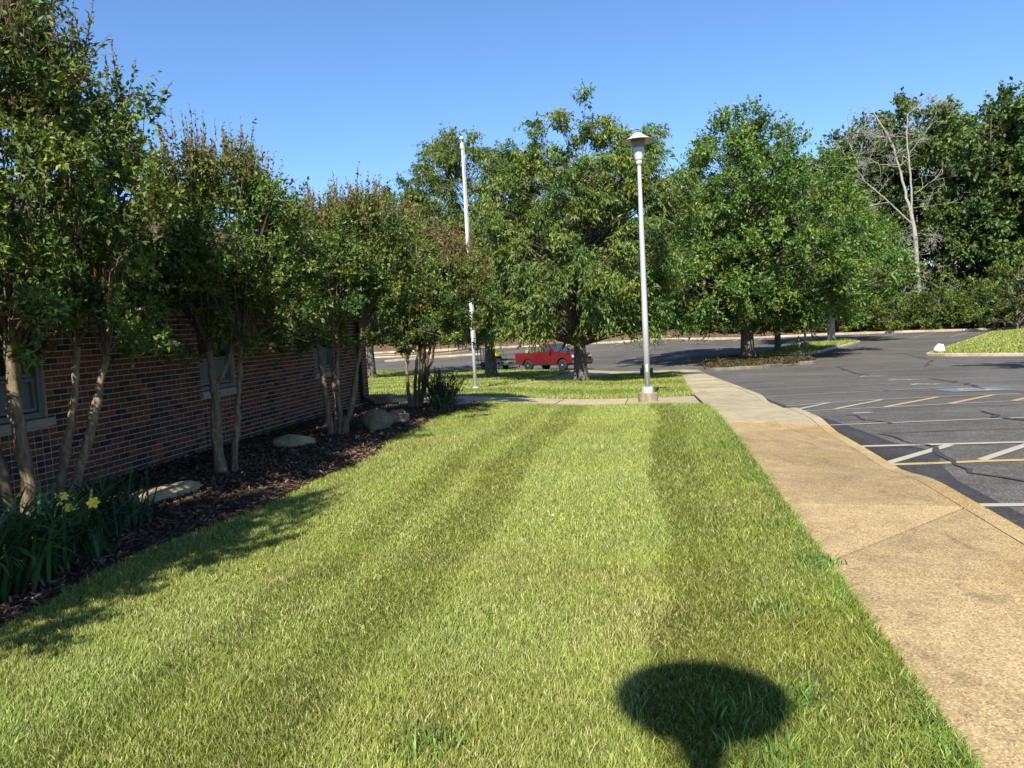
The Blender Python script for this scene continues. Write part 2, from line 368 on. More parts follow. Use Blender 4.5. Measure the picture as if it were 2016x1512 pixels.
# ---- sidewalk of cast slabs with a kerb strip, dropped at the two ramps
def bumpf(y, a, b, c, d): return float(sm((y-a)/(b-a))*(1-sm((y-c)/(d-c))))
def dip(x, y):
    t = min(1, max(0, (x-1.25)/1.2))
    return -.1*t*(bumpf(y, 7.0, 8.2, 10.6, 11.9)+bumpf(y, 13.6, 14.6, 16.6, 18.))
walk = tag(bpy.data.objects.new('sidewalk', None), kind='structure'); link(walk)
rs = random.Random(5)
def slab(name, quad, mat, parent, nx=5, ny=7, th=.16, lift=None, zf=None):
    """quad: near-left, near-right, far-right, far-left"""
    q = [Vector((*p, 0)) for p in quad]; bm = nb(); g = []
    lift = rs.uniform(-.003, .003) if lift is None else lift
    for j in range(ny+1):
        row = []
        for i in range(nx+1):
            u, v = i/nx, j/ny
            p = (q[0]*(1-u)+q[1]*u)*(1-v)+(q[3]*(1-u)+q[2]*u)*v
            p.z = h(p.x, p.y)+.012+lift+dip(p.x, p.y); row.append(bm.verts.new(p))
        g.append(row)
    for j in range(ny):
        for i in range(nx):
            bm.faces.new((g[j][i], g[j][i+1], g[j+1][i+1], g[j+1][i]))
    be = [e for e in bm.edges if e.is_boundary]
    ex = bmesh.ops.extrude_edge_only(bm, edges=be)
    for v in [e for e in ex['geom'] if isinstance(e, bmesh.types.BMVert)]: v.co.z -= th
    bmesh.ops.remove_doubles(bm, verts=bm.verts[:], dist=1e-5)
    return bobj(name, bm, mat, parent)
cuts = [(-6, -6), (-4.4, -4.4), (-2.8, -2.8), (-1.2, -1.2), (.35, .35), (1.9, 1.6), (3.35, 2.35), (4.72, 4.33), (4.76, 6.1), (6.3, 6.16), (8.15, 8.05), (10.04, 11.1), (11.42, 11.2)]
yc = 13.1
while yc < 42: cuts.append((yc, yc)); yc += 1.72
g_ = .011
for k, (a, b) in enumerate(zip(cuts, cuts[1:])):
    m_ = MAT['tan'] if a[0] < 11.3 and not (a[0] > 11.) else MAT['pale']
    xr = 1.0 if a[0] < 30 else 1.0+(a[0]-30)*.04
    slab('slab', [(1.0, a[0]+g_), (2.29, a[1]+g_), (2.29, b[1]-g_), (1.0, b[0]-g_)], m_, walk)
    slab('kerb_strip', [(2.29+.009, a[1]+g_), (2.45, a[1]+g_), (2.45, b[1]-g_), (2.29+.009, b[1]-g_)], m_, walk, 2, 7, .3, 0.)
near = lambda x: 16.27 if x < -.2 else 16.27-(x+.2)*.0-max(0, x-.2)*1.2
farf = lambda x: 18.12
cross = tag(bpy.data.objects.new('cross_path', None), kind='structure'); link(cross)
x = -13.
while x < .9:
    x1 = min(x+1.55, .985)
    slab('slab', [(x+g_, near(x)-.38 if x > -6 else near(x)), (x1-g_, near(x1)-.38 if x > -6 else near(x1)), (x1-g_, farf(x1)), (x+g_, farf(x))], MAT['pale'], cross, 4, 4)
    x = x1+.0 if x1 < .98 else 2

# ---- kerbs and islands
def kerbs(parent, pts, closed, w=.16, hgt=.17, seg=3., name='kerb', base=LOT, mat=None, rough=.012):
    P = [Vector((*p, 0)) for p in pts]
    if closed: P.append(P[0])
    for a, b in zip(P, P[1:]):
        d = b-a; n = max(1, round(d.length/seg)); t = d.normalized(); s = Vector((-t.y, t.x, 0))
        for i in range(n):
            p = a+d*(i/n)+t*.006; q = a+d*((i+1)/n)-t*.006
            bm = nb(); vs = []
            dz = rs.uniform(-rough, rough)
            for e in (p, q):
                z = h(e.x, e.y)+base
                for o, zz in ((-w/2, -.1), (-w/2, hgt-.03), (-w/2+.03, hgt), (w/2-.03, hgt), (w/2, hgt-.03), (w/2, -.1)):
                    vs.append(bm.verts.new((e.x+s.x*o, e.y+s.y*o, z+zz+dz)))
            for k in range(6):
                j = (k+1) % 6; bm.faces.new((vs[k], vs[j], vs[6+j], vs[6+k]))
            bm.faces.new(vs[:6]); bm.faces.new(vs[6:])
            bobj(name, bm, mat or MAT['kerb'], parent)
kb = tag(bpy.data.objects.new('kerb_line', None), kind='structure'); link(kb)
kerbs(kb, kerb_line, False, .34, .22, 4.5, 'kerb_stone')
def island(name, poly, label, mat, kmat=None, rough=.012, seg=3.):
    c = (sum(p[0] for p in poly)/len(poly), sum(p[1] for p in poly)/len(poly))
    o = empty(name, (0, 0, 0), label, 'traffic island')
    kerbs(o, poly, True, mat=kmat, rough=rough, seg=seg)
    sheet('island_soil', poly, LOT+.12, mat, 1.5, o, None)
    return o
island1 = [(2.95, 42.2), (5.9, 42.4), (9.3, 45.4), (9.8, 49.5), (7.6, 53.4), (5, 54), (3.3, 50)]
island2 = [(7.4, 55.4), (8.7, 53.9), (11.2, 55.8), (16.4, 66.9), (18.2, 71), (17.4, 74.8), (14.5, 74), (9., 61)]
island('traffic_island', island1, 'dark planted kerbed island at the foot of the big oak', MAT['mulch'], MAT['shadekerb'], .05, 1.3)
island('traffic_island', island2, 'kerbed island with thin lamp pole, grass and two trunks', MAT['turf'])
pen_poly = [(16.4, 48.9), (16.9, 47.5), (19.8, 44.7), (30, 36), (60, 36), (60, 84), (39, 84), (32.3, 79)]
island('grass_island', pen_poly, 'raised green grass corner with pale kerb at the right edge', MAT['turf'])
islL = [(-36, 87.5), (-25.9, 86.5), (-23.1, 92.8), (-25.2, 95), (-30.8, 91.3), (-36, 91)]
island('traffic_island', islL, 'far brown island with pale kerb left of the trailer', MAT['litter'])
island('traffic_island', [(-29.2, 78.9), (-26.4, 82.3), (-20, 84.5), (-19.6, 84), (-26, 80.6), (-28.6, 78.2)], 'narrow pale kerbed strip in the lot behind the crape trunks', MAT['kerb'])
island('traffic_island', [(13.8, 26.5), (18, 26.5), (18, 31), (13.8, 31)], 'square island under the tree beyond the right edge', MAT['turf'])

# ---- paint and crack sealer on the lot
def strip(name, pts, wd, mat, off, parent=lot, jit=0.):
    P = [np.array(p, float) for p in pts]; Q = []
    for a, b in zip(P, P[1:]):
        n = max(2, int(np.linalg.norm(b-a)/.35))
        for i in range(n): Q.append(a+(b-a)*i/n)
    Q.append(P[-1]); Q = np.array(Q)
    if jit: Q[1:-1] += np.random.RandomState(len(Q)).normal(0, jit, (len(Q)-2, 2))
    D = np.gradient(Q, axis=0); D /= np.linalg.norm(D, axis=1, keepdims=True); N = np.stack([-D[:, 1], D[:, 0]], -1)
    ww = np.full(len(Q), wd/2)
    if jit: ww *= np.random.RandomState(7+len(Q)).uniform(.5, 1.5, len(Q))
    A = Q+N*ww[:, None]; B = Q-N*ww[:, None]; n = len(Q)
    V = np.concatenate([A, B]); V = np.column_stack([V, H(V[:, 0], V[:, 1])+LOT+off])
    i = np.arange(n-1); return mobj(name, npmesh(name, V, np.stack([i, i+n, i+n+1, i+1], -1), mat), parent)
ol = .007
sheet('sealed_edge', [(2.46, 4.6), (2.82, 4.6), (2.8, 7.6), (2.95, 8.5), (3.2, 9.1), (2.9, 9.7), (2.78, 11.5), (2.66, 14), (2.6, 18), (2.46, 18)], LOT+ol-.002, MAT['seal'], .5, lot, None)
for nm, pts, wd, mt in [
    ('stall_line', [(2.36, 9.58), (3.45, 9.62), (6.6, 9.75)], .105, 'white'), ('hatch_line', [(2.42, 8.48), (3.44, 9.56)], .105, 'white'),
    ('stall_line', [(2.46, 8.42), (3.01, 8.47), (3.37, 8.53), (6.6, 8.7)], .1, 'yellow'), ('hatch_line', [(3.4, 8.6), (4.3, 9.55)], .1, 'white'), ('hatch_line', [(4.7, 8.7), (5.5, 9.6)], .1, 'white'),
    ('stall_line', [(2.49, 11.66), (5.01, 12.0), (6.9, 12.2)], .09, 'white2'),
    ('hatch_line', [(2.56, 14.54), (3.54, 16.2)], .1, 'white'), ('hatch_line', [(3.29, 14.55), (4.67, 16.6)], .1, 'white'), ('hatch_line', [(4.19, 14.68), (5.83, 16.86)], .12, 'yellow'),
    ('hatch_line', [(5.43, 15.06), (7.01, 17.1)], .12, 'yellow'), ('hatch_line', [(6.6, 15.3), (7.6, 16.5)], .12, 'yellow'), ('stall_end_line', [(7.06, 17.14), (7.5, 17.1)], .12, 'white'),
    ('stall_line', [(2.54, 14.29), (4.19, 14.6), (5.43, 14.98), (7.6, 15.4)], .09, 'white2'), ('stall_line', [(2.61, 15.6), (3.54, 16.24), (4.67, 16.67), (6.9, 17.2)], .09, 'white2'),
    ('stall_line', [(2.8, 22.26), (4.58, 22.79), (7, 23.3)], .1, 'white2'), ('stall_line', [(2.66, 18.99), (5.4, 19.75), (7.69, 20.5)], .1, 'white2'),
    ('stall_line', [(2.5, 6.66), (6, 6.7)], .1, 'white'), ('stall_line', [(2.5, 4.2), (6, 4.25)], .1, 'white'), ('paint_scrap', [(3.33, 13.5), (3.66, 13.6)], .18, 'white2'),
    ('stall_line', [(2.85, 28.5), (6.4, 30.2)], .1, 'white2'), ('stall_line', [(3., 35), (6.6, 36.8)], .1, 'white2'),
    ('stall_line', [(23.1, 82.1), (27.6, 90.)], .14, 'white2'), ('stall_line', [(24.6, 77.2), (30, 87)], .14, 'white2'), ('stall_line', [(26.9, 74.5), (31.4, 82.5)], .14, 'white2'), ('stall_line', [(20, 84), (24, 91.5)], .14, 'white2')]:
    strip(nm, pts, wd, MAT[mt], ol)
for k, x0 in enumerate(np.arange(-16, 14, 2.8)): strip('stall_line', [(x0, 88.5), (x0+1.2, 94.5)], .14, MAT['white2'], ol)
for k, (xx, yy) in enumerate([(-9, 66), (-3, 63.5), (3, 61)]): strip('stall_line', [(xx, yy), (xx+4.4, yy+2.4)], .13, MAT['white2'], ol)
for pts, wd in [([(3.24, 9.42), (3.11, 8.84), (3.0, 8.3), (3.07, 7.99), (3.33, 7.51), (4.4, 6.2)], .075), ([(2.95, 10.57), (3.05, 10.13), (3.08, 9.71), (3.25, 9.44)], .05), ([(2.88, 10.59), (3.74, 10.73), (4.78, 10.79), (8, 11)], .045),
                ([(3.17, 13.26), (3.28, 12.91), (3.2, 12.3), (3.43, 11.71)], .06), ([(3.78, 14.04), (4.5, 14.32), (5.5, 14.57), (5.9, 14.2), (6.7, 14.4)], .06), ([(5.25, 13.22), (5.1, 12.15), (5.2, 11.3)], .09),
                ([(8.55, 25.36), (8.28, 21.95), (7.91, 20.06), (7.65, 19.19)], .12), ([(9.51, 41.2), (8.45, 33.99), (7.81, 29.62)], .13), ([(4.24, 21.2), (6.34, 19.15), (7.89, 17.82), (11, 16.5)], .05),
                ([(7.45, 28.25), (9.97, 28.59), (16, 29)], .07), ([(-12, 74), (-2, 70), (9, 66)], .12), ([(-20, 80), (-6, 83), (4, 80), (12, 83)], .12), ([(10, 60), (16, 52), (15, 44), (12.6, 38)], .1), ([(2.9, 27), (9, 33), (15, 35)], .07)]:
    strip('crack_seal', pts, wd*.7, MAT['crack'], ol+.004, jit=wd*.55)
def access_symbol(x, y, s, blue):
    """faded wheelchair marking, flat on the stall"""
    o = bpy.data.objects.new('access_symbol', None); link(o, lot)
    def poly(nm, pts, mt, off):
        V = np.array([(x+px*s, y+py*s) for px, py in pts]); V = np.column_stack([V, H(V[:, 0], V[:, 1])+LOT+off])
        return npmesh(nm, V, [np.arange(len(V))[None]], MAT[mt])
    if blue: mobj('blue_field', poly('blue_field', [(-.55, -.55), (.55, -.55), (.55, .55), (-.55, .55)], 'blue', ol), o)
    an = np.linspace(0, 2*PI, 19)
    ring = [(.24*math.cos(a)-.05, .24*math.sin(a)-.15) for a in np.linspace(1.9, 6.0, 14)]
    strip('symbol_wheel', [(x+p[0]*s, y+p[1]*s) for p in ring], .09*s, MAT['white'], ol+.004, o)
    strip('symbol_body', [(x+p[0]*s, y+p[1]*s) for p in [(-.08, .3), (-.05, -.02), (.18, -.02), (.26, -.34), (.36, -.31)]], .1*s, MAT['white'], ol+.005, o)
    strip('symbol_arm', [(x+p[0]*s, y+p[1]*s) for p in [(-.06, .14), (.16, .12)]], .07*s, MAT['white'], ol+.006, o)
    V = [(.075*math.cos(a)-.08, .075*math.sin(a)+.44) for a in an[:-1]]
    mobj('symbol_head', poly('symbol_head', V, 'white', ol+.004), o)
for x_, y_, s_, b_ in [(7.4, 19.1, 1.25, True), (7.35, 22.2, 1.2, False), (7.7, 25.4, 1.2, False), (7.8, 29.0, 1.3, False), (8.6, 13.0, 1.2, True)]: access_symbol(x_, y_, s_, b_)

# ================================================================== the brick building
WX = -6.4; REC = .0035; Y0, Y1 = -6., 16.1; ZT = 2.64
bld = empty('brick_building', (WX, 5, 0), 'low red brick building with brown shingle roof behind the crape myrtles', 'building')
OFF = Vector((-WX, -5, 0))
def B(name, bm, mat, parent=bld, **k):
    bmesh.ops.translate(bm, vec=OFF, verts=bm.verts[:]) if parent is bld else None
    return bobj(name, bm, mat, parent, **k)
WIN = [(-5.1, -4.2), (-1.4, -.5), (2.3, 3.2), (5.98, 6.9), (9.7, 10.62), (13.4, 14.32)]
ZS, ZW0, ZW1 = .765, .86, 2.37
wall = bpy.data.objects.new('wall', None); link(wall, bld); wall.location = OFF
bm = nb(); RX = WX-REC
ys = [Y0]+[v for ab in WIN for v in ab]+[Y1]
for i, (a, b) in enumerate(zip(ys, ys[1:])):
    segs = [(-.3, ZT)] if i % 2 == 0 else [(-.3, ZS), (ZW1, ZT)]
    for z0, z1 in segs: box(bm, (RX-.12, (a+b)/2, (z0+z1)/2), (.24, b-a, z1-z0))
box(bm, (-12.0, (Y0+Y1)/2, 1.17), (.2, Y1-Y0, 2.94)); 
for yy in (Y0+.1, Y1-.12): box(bm, (-9.25, yy, 1.17), (5.2, .2, 2.94))
bobj('mortar_wall', bm, MAT['mortar'], wall)
CH = .0677; rb = random.Random(11); bricks = []
kmax = int(ZT/CH)
for k in range(-2, kmax):
    z0 = k*CH+.005; z1 = (k+1)*CH-.005; y = Y0-(.1016 if k % 2 else 0)
    while y < Y1:
        a, b = max(y+.005, Y0), min(y+.1982, Y1); y += .2032
        parts = [(a, b)]
        for wa, wb in WIN:
            if z1 > ZS-.001 and z0 > ZW1: continue
            nw = []
            for p, q in parts:
                if q <= wa or p >= wb: nw.append((p, q)); continue
                if p < wa-.015: nw.append((p, wa-.005))
                if q > wb+.015: nw.append((wb+.005, q))
            parts = nw
        for p, q in parts:
            if q-p > .012: bricks.append((p, q, z0, z1))
    if z1 <= ZS+.01:
        for wa, wb in WIN:
            n = 9; d = (wb-wa)/n
            for i in range(n): bricks.append((wa+i*d+.005, wa+(i+1)*d-.005, z0, min(z1, ZS-.004)))
def pick(): return rb.choices(range(6), (1.3, 2.4, 2.8, 2.0, 2.2, 2.6))[0]
def vis_key(b):
    y = (b[0]+b[1])/2; z = (b[2]+b[3])/2
    d = Vector((WX, y, z))-EYE; x_ = d.dot(r2)/d.dot(fw) if d.dot(fw) > .1 else -9
    return (0 if -.687 < x_ and z < 2.1 and z > .15 and (b[1]-b[0]) > .15 else 1, d.length)
bricks.sort(key=vis_key)
def unitbox(name, mat, open_back=None):
    bm = nb(); box(bm, (0, 0, 0), (1, 1, 1)); me = bpy.data.meshes.new(name); bm.to_mesh(me); bm.free(); me.materials.append(mat); return me
BM = [unitbox('brick', m_) for m_ in BRICK]
DEP = .05
for p, q, z0, z1 in bricks[:300]:
    o = mobj('brick', BM[pick()], wall, (WX-DEP/2+rb.uniform(-.0012, .0008), (p+q)/2, (z0+z1)/2)); o.scale = (DEP, q-p, z1-z0)
V = []; F = []; MI = []; n = 0
for p, q, z0, z1 in bricks[300:]:
    x1 = WX+rb.uniform(-.0012, .0008); x0 = WX-.03
    V += [(x0, p, z0), (x0, q, z0), (x0, q, z1), (x0, p, z1), (x1, p, z0), (x1, q, z0), (x1, q, z1), (x1, p, z1)]
    F += [(n+4, n+5, n+6, n+7), (n, n+1, n+5, n+4), (n+3, n+7, n+6, n+2), (n, n+4, n+7, n+3), (n+1, n+2, n+6, n+5)]
    MI += [pick()]*5; n += 8
tag(mobj('brick_courses', npmesh('brick_courses', V, np.array(F), BRICK, midx=MI), wall), kind='stuff')
B('footing', box(nb(), (WX-.02, (Y0+Y1)/2, -.1), (.1, Y1-Y0, .25)), MAT['lime'])
for wi, (a, b) in enumerate(WIN):
    yc_ = (a+b)/2; wd = b-a
    wn = bpy.data.objects.new('window', None); wn.location = OFF; link(wn, bld)
    fx = WX-.085
    bm = nb(); fwid = .055
    for yy in (a+fwid/2, b-fwid/2): box(bm, (fx, yy, (ZW0+ZW1)/2), (.09, fwid, ZW1-ZW0), bev=.006)
    for zz in (ZW0+.03, ZW1-.03): box(bm, (fx-.002, yc_, zz), (.09, wd-2*fwid+.004, .06), bev=.006)
    bobj('frame', bm, MAT['frame'], wn)
    bm = nb()
    for zz, hh, xo in ((1.27, .035, .0), (1.315, .04, -.03), (.955, .04, .0)): box(bm, (fx-.01+xo, yc_, zz), (.05, wd-2*fwid, hh), bev=.004)
    for yy in (a+fwid+.018, b-fwid-.018): box(bm, (fx-.012, yy, 1.11), (.045, .036, .3))
    bobj('sash', bm, MAT['frame'], wn)
    bobj('upper_pane', box(nb(), (fx-.04, yc_, 1.83), (.006, wd-2*fwid+.01, .98)), MAT['glass'], wn)
    bobj('lower_pane', box(nb(), (fx-.03, yc_, 1.11), (.006, wd-2*fwid+.01, .32)), MAT['screen'], wn)
    bobj('sill', box(nb(), (WX-.04, yc_, (ZS+ZW0)/2-.002), (.19, wd+(.1 if True else 0), ZW0-ZS-.006), bev=.006), MAT['lime'], wn)
    bobj('lintel', box(nb(), (WX-.135, yc_, ZW1+.02), (.2, wd+.02, .04)), MAT['trim'], wn)
B('frieze_board', box(nb(), (WX-.02, (Y0+Y1)/2, ZT+.035), (.1, Y1-Y0+.05, .075)), MAT['trimtan'])
# roof: two slopes with eaves, fascia, gutter
SL = math.tan(rad(18.4)); EX = WX+.5; EZ = ZT+.1; RXg = -11.4; RZ = EZ+(EX-RXg)*SL
bm = nb(); prism(bm, [(EX, EZ), (RXg, RZ), (2*RXg-EX, EZ), (2*RXg-EX, EZ+.1), (RXg, RZ+.12), (EX, EZ+.12)], Y0-.4, Y1+.4)
roof = B('roof', bm, MAT['trim'])
B('soffit', box(nb(), (WX+.25, (Y0+Y1)/2, ZT+.085), (.5, Y1-Y0+.8, .02)), MAT['trim'])
B('gutter', box(nb(), (EX+.065, (Y0+Y1)/2, EZ+.06), (.12, Y1-Y0+.8, .11), bev=.02), MAT['trim'])
bm = nb(); prism(bm, [(WX-.2, ZT), (RXg, RZ-.2), (-12.1, RZ-.5), (-12.1, ZT)], Y1-.2, Y1-.02); B('gable_wall', bm, BRICK[3])
bm = nb(); box(bm, (WX+.06, 15.6, 1.42), (.075, .1, 2.6), bev=.012); box(bm, (WX+.28, 15.6, ZT+.02), (.5, .09, .07), rot=Matrix.Rotation(-.25, 3, 'Y')); box(bm, (WX+.16, 15.6, .1), (.3, .1, .08), rot=Matrix.Rotation(.5, 3, 'Y'), bev=.01)
B('downspout', bm, MAT['trim'])
# shingles, in courses up the near slope
sh = []
ca, sa = math.cos(rad(18.4)), math.sin(rad(18.4)); slen = (EX-RXg)/ca
k = 0; s_ = .0
while s_ < slen-.05:
    y = Y0-.4-(.16 if k % 2 else 0)+rb.uniform(-.03, .03)
    while y < Y1+.35:
        a = max(y+.004, Y0-.4); b = min(y+.316, Y1+.4); y += .32
        if b-a > .03: sh.append((a, b, s_))
    s_ += .14; k += 1
SM = [unitbox('shingle', m_) for m_ in MAT['shingle']]
def shkey(b):
    y = (b[0]+b[1])/2; x_ = EX-b[2]*ca; d = Vector((x_, y, EZ+.12+b[2]*sa))-EYE
    q = d.dot(r2)/d.dot(fw) if d.dot(fw) > .1 else -9
    return (0 if -.687 < q < -.5 else 1, d.length)
sh.sort(key=shkey); V = []; F = []; MI = []; n = 0
tilt = rad(18.4)-.035
for i, (a, b, s_) in enumerate(sh):
    cx = EX-(s_+.09)*ca; cz = EZ+.12+(s_+.09)*sa+.012
    if i < 300:
        o = mobj('shingle', SM[rb.randrange(3)], roof, Vector((cx, (a+b)/2, cz))+OFF); o.scale = (.2, b-a, .012); o.rotation_euler = (0, tilt, 0)
    else:
        dx, dz = .1*math.cos(tilt), .1*math.sin(tilt)
        V += [(cx+dx, a, cz-dz), (cx+dx, b, cz-dz), (cx-dx, b, cz+dz), (cx-dx, a, cz+dz), (cx+dx, a, cz-dz-.012), (cx+dx, b, cz-dz-.012)]
        F += [(n, n+1, n+2, n+3), (n+4, n+5, n+1, n)]; MI += [rb.randrange(3)]*2; n += 6
V = np.array(V)+np.array(OFF); tag(mobj('shingle_courses', npmesh('shingle_courses', V, np.array(F), MAT['shingle'], midx=MI), roof), kind='stuff')

# ================================================================== vegetation
def unit(a): return a/(np.linalg.norm(a, axis=-1, keepdims=True)+1e-9)
def leaves(rng, P, D, L, asp, nup=1., fold=.25):
    """folded diamond leaves: P base, D axis, L length -> V, F"""
    n = len(P); N = unit(rng.normal(0, .75, (n, 3))+np.array([0, 0, nup])); Sd = unit(np.cross(D, N)); N2 = np.cross(Sd, D)
    L = L[:, None]; mid = P+D*L*.45; wv = L*asp*.5
    V = np.stack([P, mid+Sd*wv+N2*wv*fold, P+D*L-N2*L*.06, mid-Sd*wv+N2*wv*fold], 1).reshape(-1, 3)
    i = np.arange(n)*4; F = np.concatenate([np.stack([i, i+1, i+2], -1), np.stack([i, i+2, i+3], -1)])
    return V, F
def sprigs(rng, C, axis, cr, T, n, up_, out_, rnd=.8, droop=.2, L=.06, lj=.3, tl=1., lean=.5):
    """twigs T per clump centre with n leaves each; returns leaf bases, axes, lengths, clump index, place along the twig, twig segments"""
    Mn = len(C); cr = np.broadcast_to(np.asarray(cr, float), (Mn,))
    ci = np.repeat(np.arange(Mn), T); c = C[ci]; r = cr[ci][:, None]
    st = c+unit(rng.normal(0, 1, c.shape))*rng.uniform(0, 1, (len(c), 1))**.5*r*.6
    o = c-axis; o[:, 2] *= .35; o = unit(o)
    d = unit(o*out_+np.array([0, 0, up_])+rng.normal(0, rnd, c.shape)*.6); ln = r[:, 0]*tl*rng.uniform(.6, 1.25, len(c))
    s = (np.arange(n)+.5)/n; s = np.clip(s[None]+rng.uniform(-.4, .4, (len(c), n))/n, 0.02, 1)
    P = st[:, None]+d[:, None]*(s*ln[:, None])[..., None]
    P[..., 2] -= (s**2*ln[:, None])*droop*.4
    ld_ = unit(d[:, None]*lean+rng.normal(0, .6, P.shape)+np.array([0, 0, -droop]))
    Ls = L*rng.uniform(1-lj, 1+lj, s.shape)*(1-.35*(s > .85))
    ti = np.repeat(np.arange(len(c)), n)
    return P.reshape(-1, 3), ld_.reshape(-1, 3), Ls.ravel(), ci[ti], s.ravel(), (st, st+d*ln[:, None])
def tints(rng, base, ci, Mn, cv=.22, lv=.25, yel=(.02, .015, -.005), amt=1.):
    cb = rng.normal(1, cv, Mn)[ci]*rng.normal(1, lv, len(ci)); cb = np.clip(cb, .45, 1.9)
    c = np.array(base)[None]*cb[:, None]+np.array(yel)[None]*(rng.uniform(-1, 1.4, (Mn,))[ci]*amt)[:, None]
    return np.clip(c, .004, 1)
def crown_points(rng, M_, z0, z1, prof, shell=.55, lobes=5, squash=1.):
    """clump centres inside a crown given by radius profile prof(t)"""
    t = np.linspace(.01, .99, 200); pr = np.array([prof(v) for v in t]); cdf = np.cumsum(pr**1.3); cdf /= cdf[-1]
    tt = np.interp(rng.uniform(0, 1, M_), cdf, t); a = rng.uniform(0, 2*PI, M_)
    ph = rng.uniform(0, 6, lobes); amp = 1+.16*np.sin(a*2+ph[0]+tt*4)+.12*np.sin(a*3+ph[1]-tt*7)+.08*np.sin(a*5+ph[2]+tt*9)
    r = np.interp(tt, t, pr)*amp*(shell+(1-shell)*rng.uniform(0, 1, M_)**.6)*np.where(rng.uniform(0, 1, M_) < .25, rng.uniform(.2, .8, M_), 1)
    return np.stack([r*np.cos(a), r*np.sin(a)*squash, z0+tt*(z1-z0)], -1)
def limbs(tb, rng, C, trunk_at, r_at, slope=.7, zmin=1.5, ztop=8., k=5, rl=.3, minr=.012):
    for c in C:
        rd = math.hypot(c[0], c[1]); za = min(max(zmin, c[2]-rd*slope-.3), ztop)
        s = trunk_at(za); m1 = s+(c-s)*.4+np.array([0, 0, rd*.06])+rng.normal(0, .03*rd+.01, 3); m2 = s+(c-s)*.75+rng.normal(0, .03*rd+.01, 3)
        r0 = max(minr*1.5, r_at(za)*rl)
        tb.add([s, m1, m2, c], [r0, r0*.65, r0*.4, minr], k)

GRP_CR = 'crape myrtles in the mulch bed'
def crape(loc, stems, z0, z1, prof, off, label, seed, M_=95, T=15, n=13, red=.5, Lf=.058):
    rng = np.random.RandomState(seed); root = empty('crape_myrtle', (loc[0], loc[1], h(*loc)), label, 'tree', GRP_CR)
    tops = []
    for pts, r0 in stems:
        P = np.array(pts, float); tt = np.linspace(0, len(P)-1, 16); Q = np.stack([np.interp(tt, np.arange(len(P)), P[:, k]) for k in range(3)], -1)
        for _ in range(2): Q[1:-1] = (Q[:-2]+2*Q[1:-1]+Q[2:])/4
        Q[1:] += rng.normal(0, .008, (len(Q)-1, 3))
        R = r0*(1-.45*np.linspace(0, 1, 16))*(1+.12*rng.normal(0, 1, 16)); R[0] *= 1.35; R[1] *= 1.12; Q[0, 2] = -.12
        R[-1] = R[-2]*1.15
        tb = Tubes(); tb.add(Q, np.abs(R), 10)
        mobj('trunk', tb.mesh('trunk', MAT['crapebark']), root); tops.append(Q[-1])
    tops = np.array(tops)
    C = crown_points(rng, M_, z0, z1, prof)+np.array([off[0], off[1], 0])
    lowc = crown_points(rng, max(10, M_//8), z0-.45, z0+.15, lambda t: prof(.3)*1.05, .5)+np.array([off[0], off[1], 0]); C = np.concatenate([C, lowc])
    tb = Tubes()
    for q in tops:                                    # knuckle shoots
        for _ in range(7):
            e = q+np.array([*rng.normal(0, .22, 2)+(np.array(off)-q[:2])*.2, rng.uniform(.7, 1.5)])
            tb.add([q+[0, 0, -.04], q+(e-q)*.4+rng.normal(0, .03, 3), e], [.014, .01, .006], 5)
    for c in C[::3]:
        d = np.linalg.norm(tops[:, :2]-c[:2], axis=1)+.2*np.abs(tops[:, 2]-c[2]); q = tops[np.argmin(d)]
        tb.add([q, q+(c-q)*.45+np.array([0, 0, .12])+rng.normal(0, .05, 3), q+(c-q)*.8+rng.normal(0, .04, 3), c], [.009, .008, .006, .004], 4)
    t = (C[:, 2]-z0)/(z1-z0); cr = .19+.1*np.clip(t, 0, 1)
    P, D, Ls, ci, s, tw = sprigs(rng, C, np.array([off[0], off[1], (z0+z1)/2]), cr, T, n, .75, .55, .8, .12, Lf, .3, 1.15, .45)
    # upright shoots on the top
    top = C[np.argsort(-(t+rng.uniform(-.12, .12, len(t))))[:max(10, M_//5)]]
    P2, D2, L2, ci2, s2, tw2 = sprigs(rng, top, np.array([off[0], off[1], z0]), .2, 4, 22, 2.4, .35, .45, -.25, Lf*.9, .25, 2.5, .55)
    for st_, en in list(zip(*tw))[::3]+list(zip(*tw2)): tb.add([st_, (st_+en)/2, en], [.005, .004, .002], 3)
    mobj('branches', tb.mesh('branches', MAT['crapetwig']), root)
    g = (.102, .15, .028)
    t1 = tints(rng, g, ci, len(C), .2, .28, (.03, .018, 0)); hz = np.clip((P[:, 2]-z0)/(z1-z0), 0, 1)
    rm = (rng.uniform(0, 1, len(C))[ci] < red*hz**2.6*.55)*np.clip(s*1.1-.1, 0, 1)*rng.uniform(.3, 1, len(P))
    t1 = t1*(1-rm[:, None])+np.array([.15, .052, .03])[None]*rm[:, None]
    t2 = tints(rng, g, ci2, len(top), .2, .25, (.03, .015, 0)); rm = (rng.uniform(0, 1, len(top))[ci2] < .45+red*.5)*np.clip(s2*1.2-.1, 0, 1)*rng.uniform(.4, 1, len(P2))
    t2 = t2*(1-rm[:, None])+np.array([.21, .06, .04])[None]*rm[:, None]
    V, F = leaves(rng, np.concatenate([P, P2]), np.concatenate([D, D2]), np.concatenate([Ls, L2]), .5)
    tag(mobj('crown', npmesh('crown', V, F, MAT['leaf'], tint=np.repeat(np.concatenate([t1, t2]), 4, 0)), root), kind='stuff')
    return root
vase = lambda R, a=.25: (lambda t: R*(.45+.55*math.sin(min(1, t/a)*PI/2))*(1-max(0, (t-.45)/.55)**2.2*.72))
